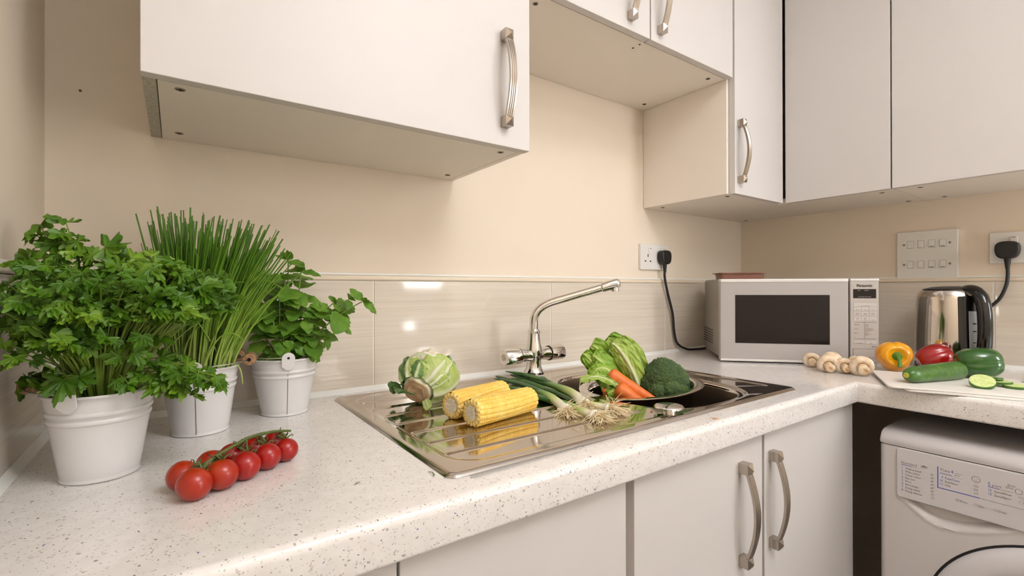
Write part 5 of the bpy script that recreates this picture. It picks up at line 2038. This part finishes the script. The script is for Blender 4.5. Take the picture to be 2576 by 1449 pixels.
def carrot(label, a, b, r, r2, seed):
    a, b = Vector(a), Vector(b)
    root = thing('carrot', label, 'carrot', tuple(a), 'carrots in the steel bowl')
    L = (b - a).length
    T = frame(a, b - a, (0, 0, 1))
    rnd = random.Random(seed)
    ph = rnd.uniform(0, 6)

    def fn(u, w):
        th = u * 2 * math.pi
        if w < .12:
            k = math.sin(math.acos(max(-1, min(1, 1 - w / .12)))) * .98 + .02
            z = -r * .55 * (1 - w / .12) + 0
        else:
            k = 1 - (1 - r2 / r) * ((w - .12) / .88) ** .9
            z = (w - .12) / .88 * L
        if w > .96:
            k *= math.sqrt(max(0.02, 1 - ((w - .96) / .042) ** 2))
        rr = r * k * (1 + .03 * math.sin(2 * th + ph) + .02 * math.sin(w * 34 + ph) * math.sin(th + w * 9))
        return (rr * math.cos(th), rr * math.sin(th), z)
    MB().grid(fn, 28, 48, 0, True, T).build('root', M_CARR, root, recalc=False, angle=180)
    MB().lathe([(r * .34, -r * .50), (r * .28, -r * .56), (r * .2, -r * .50), (r * .15, -r * .62), (.0003, -r * .58)], 14, T).build('crown', M_CRUST, root)


carrot('large carrot lying across the front of the lettuce', (-1.0960, -0.3120, 0.9390), (-1.0350, -0.3900, 0.8850), 0.0180, 0.0085, 1)
carrot('stubby carrot below the large one, crown towards the camera', (-1.1030, -0.3420, 0.9150), (-1.0580, -0.4000, 0.8700), 0.0175, 0.010, 2)
carrot('small carrot tip poking out left of the stubby carrot', (-1.1180, -0.3150, 0.9130), (-1.0960, -0.3050, 0.8820), 0.0085, 0.008, 3)


def broccoli():
    c = Vector((-0.978, -0.360, 0.926))
    root = thing('broccoli', 'dark green head of broccoli at the right of the steel bowl', 'broccoli', (c.x, c.y, 0.86))
    m = Mat('broccoli_buds', srgb(62, 88, 50), 0.85)
    v0 = m.coord('Object')
    n1 = m.noise(v0, 420, 3, .7)
    n2 = m.noise(v0, 26, 3)
    m.base(m.mix(m.ramp(n2, [(0.4, (0, 0, 0, 1)), (0.7, (1, 1, 1, 1))]), m.ramp(n1, [(0.3, srgb(40, 62, 38)), (0.7, srgb(86, 112, 66))]), m.ramp(n1, [(0.3, srgb(58, 82, 36)), (0.7, srgb(108, 132, 64))])))
    m.bump(m.noise(v0, 520, 4, .7), 0.9, 0.0022)
    v, f = ico(6)
    lobes = [(Vector((0, 0, .012)), .046), (Vector((-.030, .020, -.010)), .030), (Vector((.030, -.022, -.008)), .034), (Vector((.018, -.012, .006)), .040), (Vector((-.008, -.028, -.022)), .030), (Vector((-.034, -.006, -.024)), .026),
             (Vector((.040, -.030, -.024)), .026), (Vector((.016, -.040, -.030)), .026), (Vector((.03, .02, -.01)), .034), (Vector((-.012, .006, .004)), .042)]
    out = []
    for p in v:
        best = 0.0
        for o, rr in lobes:                                     # distance along p to the far side of each floret
            b = p.dot(o)
            disc = b * b - (o.length_squared - rr * rr)
            if disc > 0:
                best = max(best, b + math.sqrt(disc))
        d = max(best, .02)
        d *= 1 - 0.09 * noise.voronoi(p * 8.0)[0][0] + 0.02 * noise.noise(p * 30)
        q = c + p * d * .88
        out.append(q)
    MB().add(out, f).build('florets', m.m, root, angle=180, recalc=False)
    MB().tube([c + Vector((0, 0, -.02)), c + Vector((.004, 0, -.045)), c + Vector((.006, .002, -.0700))], [.022, .016, .017], 16).build('stalk', Mat('broccoli_stalk', srgb(140, 164, 92), .6).m, root)


broccoli()


def lettuce():
    root = thing('romaine_lettuce', 'tall romaine lettuce standing at the back of the steel bowl', 'lettuce', (-1.045, -0.33, 0.83))
    cam_n = Vector((-0.72, -0.69, 0.1))
    base = Vector((-1.010, -0.335, 0.866))
    S = [
        # spine, half width, normal, cup, ruffle, material
        ([base, (-1.030, -.332, .915), (-1.055, -.322, .968), (-1.076, -.312, 1.000), (-1.084, -.302, 1.011)], .0235, cam_n, -.35, .0016, M_ROM),
        ([base + Vector((.012, .006, 0)), (-1.005, -.322, .920), (-1.020, -.314, .970), (-1.038, -.304, 1.000), (-1.050, -.292, 1.010)], .025, (-.60, -.80, .1), -.15, .0040, M_ROM),
        ([base + Vector((.004, .012, .002)), (-1.002, -.306, .92), (-1.020, -.288, .97), (-1.044, -.274, 1.004), (-1.056, -.262, 1.018)], .028, (-.8, -.6, 0), -.15, .0050, M_ROM2),
        ([base + Vector((-.010, .012, 0)), (-1.045, -.300, .91), (-1.078, -.288, .958), (-1.100, -.276, .994), (-1.112, -.266, 1.004)], .027, (-.8, -.6, .1), -.2, .0045, M_ROM2),
        ([base + Vector((-.004, .004, 0)), (-1.030, -.315, .91), (-1.060, -.300, .960), (-1.082, -.288, .994), (-1.090, -.280, 1.004)], .026, (-.8, -.6, 0), -.3, .003, M_ROM),
    ]
    for i, (sp, hw, nn, cup, rf, mt) in enumerate(S):
        mb = leaf_sheet(MB(), sp, hw, nn, cup=cup, ruffle=rf, rfreq=9, seed=20 + i, thick=-.003, nu=31, nv=44)
        solid(mb.build('leaf', mt, root, recalc=False, angle=180), .0009)
    # smaller lettuce to the left
    r2 = thing('romaine_lettuce', 'short lettuce heart behind the carrots, left of the tall one', 'lettuce', (-1.10, -0.29, 0.86))
    for i, (sp, hw, nn, cup, rf, mt) in enumerate([
            ([(-1.075, -.318, .885), (-1.088, -.306, .925), (-1.105, -.296, .962), (-1.118, -.288, .978), (-1.124, -.280, .9835)], .023, (-.75, -.65, .2), -.5, .0018, M_ROM2),
            ([(-1.080, -.305, .885), (-1.096, -.292, .925), (-1.120, -.280, .962), (-1.132, -.272, .980), (-1.138, -.266, .988)], .018, (-.75, -.65, .2), -.2, .0035, M_ROM2),
            ([(-1.070, -.300, .885), (-1.085, -.285, .925), (-1.100, -.275, .960), (-1.110, -.268, .975)], .020, (-.75, -.65, .2), -.3, .002, M_ROM)]):
        mb = leaf_sheet(MB(), sp, hw, nn, cup=cup, ruffle=rf, rfreq=8, seed=50 + i, thick=-.002)
        solid(mb.build('leaf', mt, r2, recalc=False, angle=180), .0009)
    # loose curled leaves hanging over the bowl's left side
    r3 = thing('lettuce_leaf', 'loose curled lettuce leaves drooping over the left rim of the steel bowl', 'lettuce', (-1.12, -0.28, 0.89))
    for i, (sp, hw, nn, cup, rf, mt) in enumerate([
            ([(-1.095, -.325, .912), (-1.100, -.318, .942), (-1.112, -.308, .957), (-1.130, -.298, .955), (-1.141, -.292, .938)], .018, (-.6, -.6, .6), -.3, .002, M_ROM2),
            ([(-1.090, -.345, .905), (-1.108, -.330, .928), (-1.128, -.312, .9400), (-1.150, -.298, .9400), (-1.168, -.288, .930)], .0105, (-.4, -.5, .8), -.1, .0022, M_ROM),
            ([(-1.108, -.328, .890), (-1.112, -.325, .908), (-1.118, -.320, .925), (-1.124, -.313, .938)], .017, (-.75, -.65, .1), -.3, .003, M_ROM2),
            ([(-1.085, -.355, .890), (-1.098, -.347, .905), (-1.112, -.336, .912), (-1.124, -.326, .905)], .013, (-.6, -.7, .4), -.2, .003, M_ROM2)]):
        mb = leaf_sheet(MB(), sp, hw, nn, cup=cup, ruffle=rf, rfreq=8, seed=70 + i, thick=-.001)
        solid(mb.build('leaf', mt, r3, recalc=False, angle=180), .0008)


lettuce()

# ------------------------------------------------------------------ chopping boards
P0 = Vector((-0.612, -0.672, 0))
EA = Vector((.905, .425, 0)).normalized()
EB = Vector((EA.y, -EA.x, 0))
BM = Matrix((EA, -EB, Vector((0, 0, 1)))).transposed().to_4x4()
BM.translation = P0
M_BOARD = painted('white_board_plastic', srgb(238, 231, 224), 0.42, .01, 60, .1)
b = MB()
rounded_slab(b, rrect(0, 0.235, -0.36, 0, .010), C + .0052, C + .0092, 0, BM)
tag(b.build('chopping_board', M_BOARD, bevel=.0008, loc=(P0.x, P0.y, C + .005)), 'white plastic chopping board holding the cucumber, the upper one of two', 'chopping board', 'white chopping boards')
BM2 = BM @ Matrix.Rotation(math.radians(-1.6), 4, 'Z') @ Matrix.Translation((0.002, -0.030, 0))
b = MB()
rounded_slab(b, rrect(0, 0.235, -0.36, 0, .010), C + .0002, C + .0048, 0, BM2)
tag(b.build('chopping_board', M_BOARD, bevel=.0008, loc=(P0.x, P0.y, C)), 'white plastic chopping board lying under the other one', 'chopping board', 'white chopping boards')
ZB = C + .0092


# ------------------------------------------------------------------ peppers
def pepper_mat(name, c0, c1, c2):
    m = Mat(name, c1, 0.16, coat=0.5)
    m.base(m.ramp(m.noise(m.coord('Object'), 18, 3), [(0.3, c0), (0.55, c1), (0.8, c2)]))
    return m.m


M_STEMG = painted('pepper_stem', srgb(84, 128, 36), 0.5, .15, 120, .2)


def pepper(label, name, c, ax, xh, r, L, mat, lobes, seed, stem=True):
    """ax points to the stem end"""
    c = Vector(c)
    T = frame(c, ax, xh)
    rnd = random.Random(seed)
    ph = [rnd.uniform(0, 6) for _ in range(3)]

    def fn(u, w):
        th = u * 2 * math.pi
        a = math.pi * w
        lob = 1 - 0.15 * (1 - abs(math.cos(th * lobes / 2 + ph[0])) ** .55)
        lob *= 1 + .05 * math.sin(th + ph[1])
        s = math.sin(a)
        rr = r * (s ** .62) * (0.88 + 0.12 * (1 - math.cos(a)) / 1.0 * .5) * (1 + (lob - 1) * (s ** .3))
        z = -L / 2 * math.cos(a)
        if a > 2.1:      # dimple round the stem
            rim = max(0, 1 - ((rr / r) / .50) ** 2)
            z -= L * .13 * rim
        if a < 0.9:
            rim = max(0, 1 - ((rr / r) / .5) ** 2)
            z += L * .07 * rim
        return (rr * math.cos(th), rr * math.sin(th), z)
    root = thing(name, label, 'pepper', (c.x, c.y, C), 'peppers beside the kettle')
    mb = MB().grid(fn, 64, 48, 0, True, T)
    mb.build('flesh', mat, root, recalc=False, angle=180)
    if stem:
        z = L / 2 - L * .125
        P = [T @ Vector(q) for q in ((0, 0, z - .004), (0, 0, z + .006), (-.002, -.001, z + .014), (-.010, -.001, z + .022), (-.020, -.001, z + .026), (-.027, 0, z + .027))]
        MB().tube(P, [.0115, .0085, .0050, .0042, .0045, .0055], 12).build('stem', M_STEMG, root)
        MB().lathe([(.0155, z - .0035), (.0150, z), (.010, z + .003), (.004, z + .0045)], 15, T).build('calyx', M_STEMG, root)


pepper('yellow bell pepper with its stem facing the camera', 'bell_pepper', (-0.325, -0.600, C + .0415), (-0.86, -0.42, 0.12), (0, 0, 1), .044, .086, pepper_mat('yellow_pepper', srgb(232, 150, 8), srgb(240, 168, 14), srgb(244, 186, 30)), 3, 4)
pepper('red bell pepper between the yellow and the green one, in front of the kettle', 'bell_pepper', (-0.258, -0.667, C + .0375), (0.45, -0.80, 0.40), (0, 0, 1), .038, .078, pepper_mat('red_pepper', srgb(140, 10, 14), srgb(164, 16, 20), srgb(184, 34, 30)), 4, 9, False)
pepper('large dark green bell pepper lying right of the red one', 'bell_pepper', (-0.330, -0.762, ZB + .0375), (0.50, -0.85, 0.10), (0, 0, 1), .041, .086, pepper_mat('green_pepper', srgb(30, 76, 20), srgb(44, 94, 24), srgb(64, 116, 30)), 4, 6, False)


# ------------------------------------------------------------------ cucumber and slices
def cuke_mat():
    m = Mat('cucumber_skin', srgb(62, 104, 30), 0.32, coat=.15)
    v = m.coord('Object')
    m.base(m.ramp(m.noise(v, 55, 4, .6), [(0.3, srgb(44, 84, 26)), (0.55, srgb(66, 108, 34)), (0.75, srgb(96, 136, 46))]))
    m.bump(m.noise(v, 160, 3), .2, .0008)
    return m.m


M_CUKE = cuke_mat()


def cucumber():
    a, b = Vector((-0.5380, -0.6890, ZB + .0185)), Vector((-0.3780, -0.7390, ZB + .0205))
    root = thing('cucumber', 'half a green cucumber lying on the chopping board', 'cucumber', ((a.x + b.x) / 2, (a.y + b.y) / 2, ZB))
    L = (b - a).length
    T = frame(a, b - a, (0, 0, 1))

    def fn(u, w):
        th = u * 2 * math.pi
        z = -0.012 + (L + .012) * w
        k = 1.0
        e = z + .012
        if e < .030:
            k = math.sin(math.acos(max(-1, min(1, 1 - e / .030)))) ** .85
        if w > .965:
            k *= math.sqrt(max(.0, 1 - ((w - .965) / .036) ** 2)) * .35 + .65
        r = .0175 + .0030 * min(1, w * 1.5)
        rr = r * max(k, .03) * (1 + .012 * math.cos(th * 7) + .01 * math.sin(w * 19))
        return (rr * math.cos(th), rr * math.sin(th), z)
    MB().grid(fn, 48, 60, 0, True, T).build('skin', M_CUKE, root, recalc=False, angle=180)
    MB().lathe([(.0170, L - .0005), (.0160, L + .0003), (.0001, L + .0004)], 32, T, cap0=False).build('cut_end', flesh_mat, root)
    MB().lathe([(.0062, -.0112), (.0045, -.0128), (.0030, -.0122), (.0001, -.0124)], 16, T, cap0=False).build('blossom_end', Mat('yellowish_end', srgb(176, 170, 60), .6).m, root)


def make_flesh():
    m = Mat('cucumber_flesh', srgb(206, 220, 148), 0.35)
    v = m.coord('Object')
    w = m.n.new('ShaderNodeTexVoronoi')
    w.inputs['Scale'].default_value = 210
    m.l.new(v, w.inputs['Vector'])
    m.base(m.mix(m.ramp(w.outputs['Distance'], [(0.0, (1, 1, 1, 1)), (0.35, (0, 0, 0, 1))]), m.ramp(m.noise(v, 90, 3), [(0.3, srgb(190, 208, 122)), (0.7, srgb(218, 228, 168))]), srgb(184, 204, 110)))
    return m.m


flesh_mat = make_flesh()
cucumber()
seed_m = Mat('cucumber_seeds', srgb(196, 206, 120), .4).m


def slice_(label, c, n, r, t):
    c = Vector(c)
    root = thing('cucumber_slice', label, 'cucumber slice', tuple(c), 'cucumber slices on the board')
    T = frame(c, n)
    MB().lathe([(r - .0007, -t / 2), (r, -t / 2 + .0005), (r, t / 2 - .0005), (r - .0007, t / 2)], 40, T, cap0=False, cap1=False).build('skin', M_CUKE, root)
    f = MB()
    for s in (-1, 1):
        f.lathe([(r - .0006, s * t / 2), (.0001, s * (t / 2 + .0002))], 40, T, cap0=False, cap1=False)
    f.build('flesh', flesh_mat, root, angle=60)
    sd = MB()
    for k in range(3):
        for j in range(6):
            a = k * 2 * math.pi / 3 + (j - 2.5) * .17
            rr = r * (.50 + .05 * (j % 2))
            v, fc = ico(1)
            M_ = T @ Matrix.Translation((rr * math.cos(a), rr * math.sin(a), t / 2)) @ Matrix.Rotation(a, 4, 'Z') @ Matrix.Diagonal((.0024, .0009, .0004, 1))
            sd.add(v, fc, 0, None, M_)
    sd.build('seeds', seed_m, root)


slice_('thick cucumber slice leaning on the other slices, cut face to the camera', (-0.4760, -0.7960, ZB + .0125), (-.52, -.12, .84), .0212, .0075)
slice_('cucumber slice lying flat behind the leaning slice', (-0.4180, -0.8010, ZB + .0150), (.10, .04, 1), .0180, .0060)
slice_('cucumber slice in the middle of the stacked slices', (-0.4200, -0.8150, ZB + .0088), (-.05, .03, 1), .0190, .0052)
slice_('lowest and frontmost cucumber slice, cut by the photo edge', (-0.4250, -0.8380, ZB + .0040), (-.08, -.02, 1), .0200, .0060)


# ------------------------------------------------------------------ mushrooms
def mush_mats():
    m = Mat('mushroom_cap', srgb(228, 208, 182), 0.7)
    m.base(m.ramp(m.noise(m.coord('Object'), 48, 4, .6), [(0.25, srgb(198, 154, 112)), (0.42, srgb(226, 200, 170)), (0.65, srgb(238, 222, 200))]))
    s = Mat('mushroom_stem', srgb(230, 208, 178), 0.75)
    s.base(s.ramp(s.noise(s.coord('Object'), 80, 4), [(0.25, srgb(190, 138, 92)), (0.45, srgb(226, 198, 162)), (0.7, srgb(238, 222, 198))]))
    return m.m, s.m


MM1, MM2 = mush_mats()


def mushroom(label, c, ax, r, sl, seed):
    """ax points from the cap to the foot of the stem"""
    c = Vector(c)
    root = thing('mushroom', label, 'mushroom', tuple(c), 'button mushrooms beside the microwave')
    T = frame(c, ax)
    rnd = random.Random(seed)
    pr = [(.0001, -r * .80), (r * .35, -r * .76), (r * .65, -r * .60), (r * .88, -r * .34), (r, 0), (r * .97, r * .22), (r * .82, r * .40), (r * .62, r * .44), (r * .50, r * .36), (r * .42, r * .24)]
    mb = MB().lathe(pr, 36, T, cap0=False)
    mb.v = [tuple(Vector(p) + (Vector(p) - c) * .07 * noise.noise(Vector(p) * 40 + Vector((seed, 0, 0)))) for p in mb.v]
    mb.build('cap', MM1, root, angle=180)
    s = MB().lathe([(r * .40, r * .20), (r * .42, r * .5), (r * .40, r * .5 + sl * .4), (r * .46, r * .5 + sl * .75), (r * .44, r * .5 + sl * .95), (r * .30, r * .5 + sl), (.0002, r * .5 + sl * .97)], 22, T, cap0=False)
    s.v = [tuple(Vector(p) + Vector((noise.noise(Vector(p) * 90), noise.noise(Vector(p) * 90 + Vector((5, 0, 0))), 0)) * .0015) for p in s.v]
    s.build('stem', MM2, root, angle=180)


mushroom('leftmost button mushroom, just in front of the microwave', (-0.4140, -0.4350, C + .0195), (-.82, -.46, -.22), .0225, .010, 1)
mushroom('button mushroom with a long stem, front of the middle cluster', (-0.4700, -0.4960, C + .0225), (-.70, -.62, -.38), .0245, .016, 2)
mushroom('button mushroom at the back of the middle cluster, only its domed cap showing', (-0.4310, -0.4930, C + .0290), (.3, .2, -.9), .0255, .012, 3)
mushroom('button mushroom right of the middle cluster, stem towards the camera', (-0.4500, -0.5270, C + .0190), (-.76, -.62, -.20), .0220, .016, 4)
mushroom('large button mushroom at the right with its thick stem facing the camera', (-0.4560, -0.5700, C + .0240), (-.82, -.48, -.30), .0275, .014, 5)
mushroom('button mushroom hidden behind the large right one, stem pointing up', (-0.4200, -0.5480, C + .0200), (-.30, .25, .62), .0210, .014, 6)

# ------------------------------------------------------------------ knife at the edge of the board
kn = thing('knife', 'kitchen knife with a black handle at the right end of the board', 'knife', (-0.30, -0.85, ZB))
kb = MB()
kz = ZB + .004
bl_ = [(-0.330, -0.836), (-0.320, -0.862), (-0.270, -0.872), (-0.180, -0.876), (-0.180, -0.850), (-0.300, -0.832)]
rounded_slab(kb, bl_, kz - .001, kz + .0006)
kb.build('blade', M_STEEL, kn, bevel=.0003)
kh = MB().tube([(-0.180, -0.863, kz + .001), (-0.165, -0.862, kz + .003), (-0.12, -0.856, kz + .006), (-0.075, -0.845, kz + .009), (-0.055, -0.838, kz + .010)], [.010, .0125, .0130, .0125, .0070], 16, flat=.8)
kh.build('handle', M_BLACKG, kn)

# ------------------------------------------------------------------ crumbs of trimmings
def crumb(name, label, pts, r, mat, cat, group):
    MBx = MB().tube([Vector(p) for p in pts], r, 6, flat=.5)
    tag(MBx.build(name, mat, loc=pts[0]), label, cat, group)


M_PEEL = Mat('carrot_peel', srgb(222, 150, 92), .6).m
M_BIT = Mat('green_trimming', srgb(96, 116, 52), .6).m
crumb('peel_shaving', 'thin orange carrot peel on the front edge of the worktop', [(-1.1370, -.5800, C + .0012), (-1.1340, -.5850, C + .0022), (-1.1320, -.5895, C + .0010)], [.0012, .0018, .0006], M_PEEL, 'trimming', 'vegetable trimmings')
crumb('peel_shaving', 'tiny orange peel on the sink edge left of the waste knob', [(-1.1920, -.4950, sink_z(-1.192, -.495) + .001), (-1.1860, -.4920, sink_z(-1.186, -.492) + .002), (-1.1800, -.4870, sink_z(-1.18, -.487) + .001)], [.0014, .0020, .0008], M_PEEL, 'trimming', 'vegetable trimmings')
crumb('leaf_scrap', 'tiny green leaf scrap on the front of the sink', [(-1.2150, -.5230, sink_z(-1.215, -.523) + .001), (-1.2080, -.5200, sink_z(-1.208, -.52) + .002), (-1.2000, -.5150, sink_z(-1.2, -.515) + .001)], [.0006, .0020, .0008], M_BIT, 'trimming', 'vegetable trimmings')
crumb('leaf_scrap', 'curled green scrap on the worktop beside the sink corner', [(-1.6350, -.5166, C + .0010), (-1.6330, -.5230, C + .0020), (-1.6335, -.5298, C + .0012), (-1.6370, -.5330, C + .0010)], [.0007, .0008, .0008, .0005], M_BIT, 'trimming', 'vegetable trimmings')
crumb('leaf_scrap', 'small green twig on the worktop left of the sink', [(-1.7201, -.5034, C + .0010), (-1.7170, -.5010, C + .0016), (-1.7120, -.4995, C + .0010)], [.0006, .0008, .0004], M_BIT, 'trimming', 'vegetable trimmings')
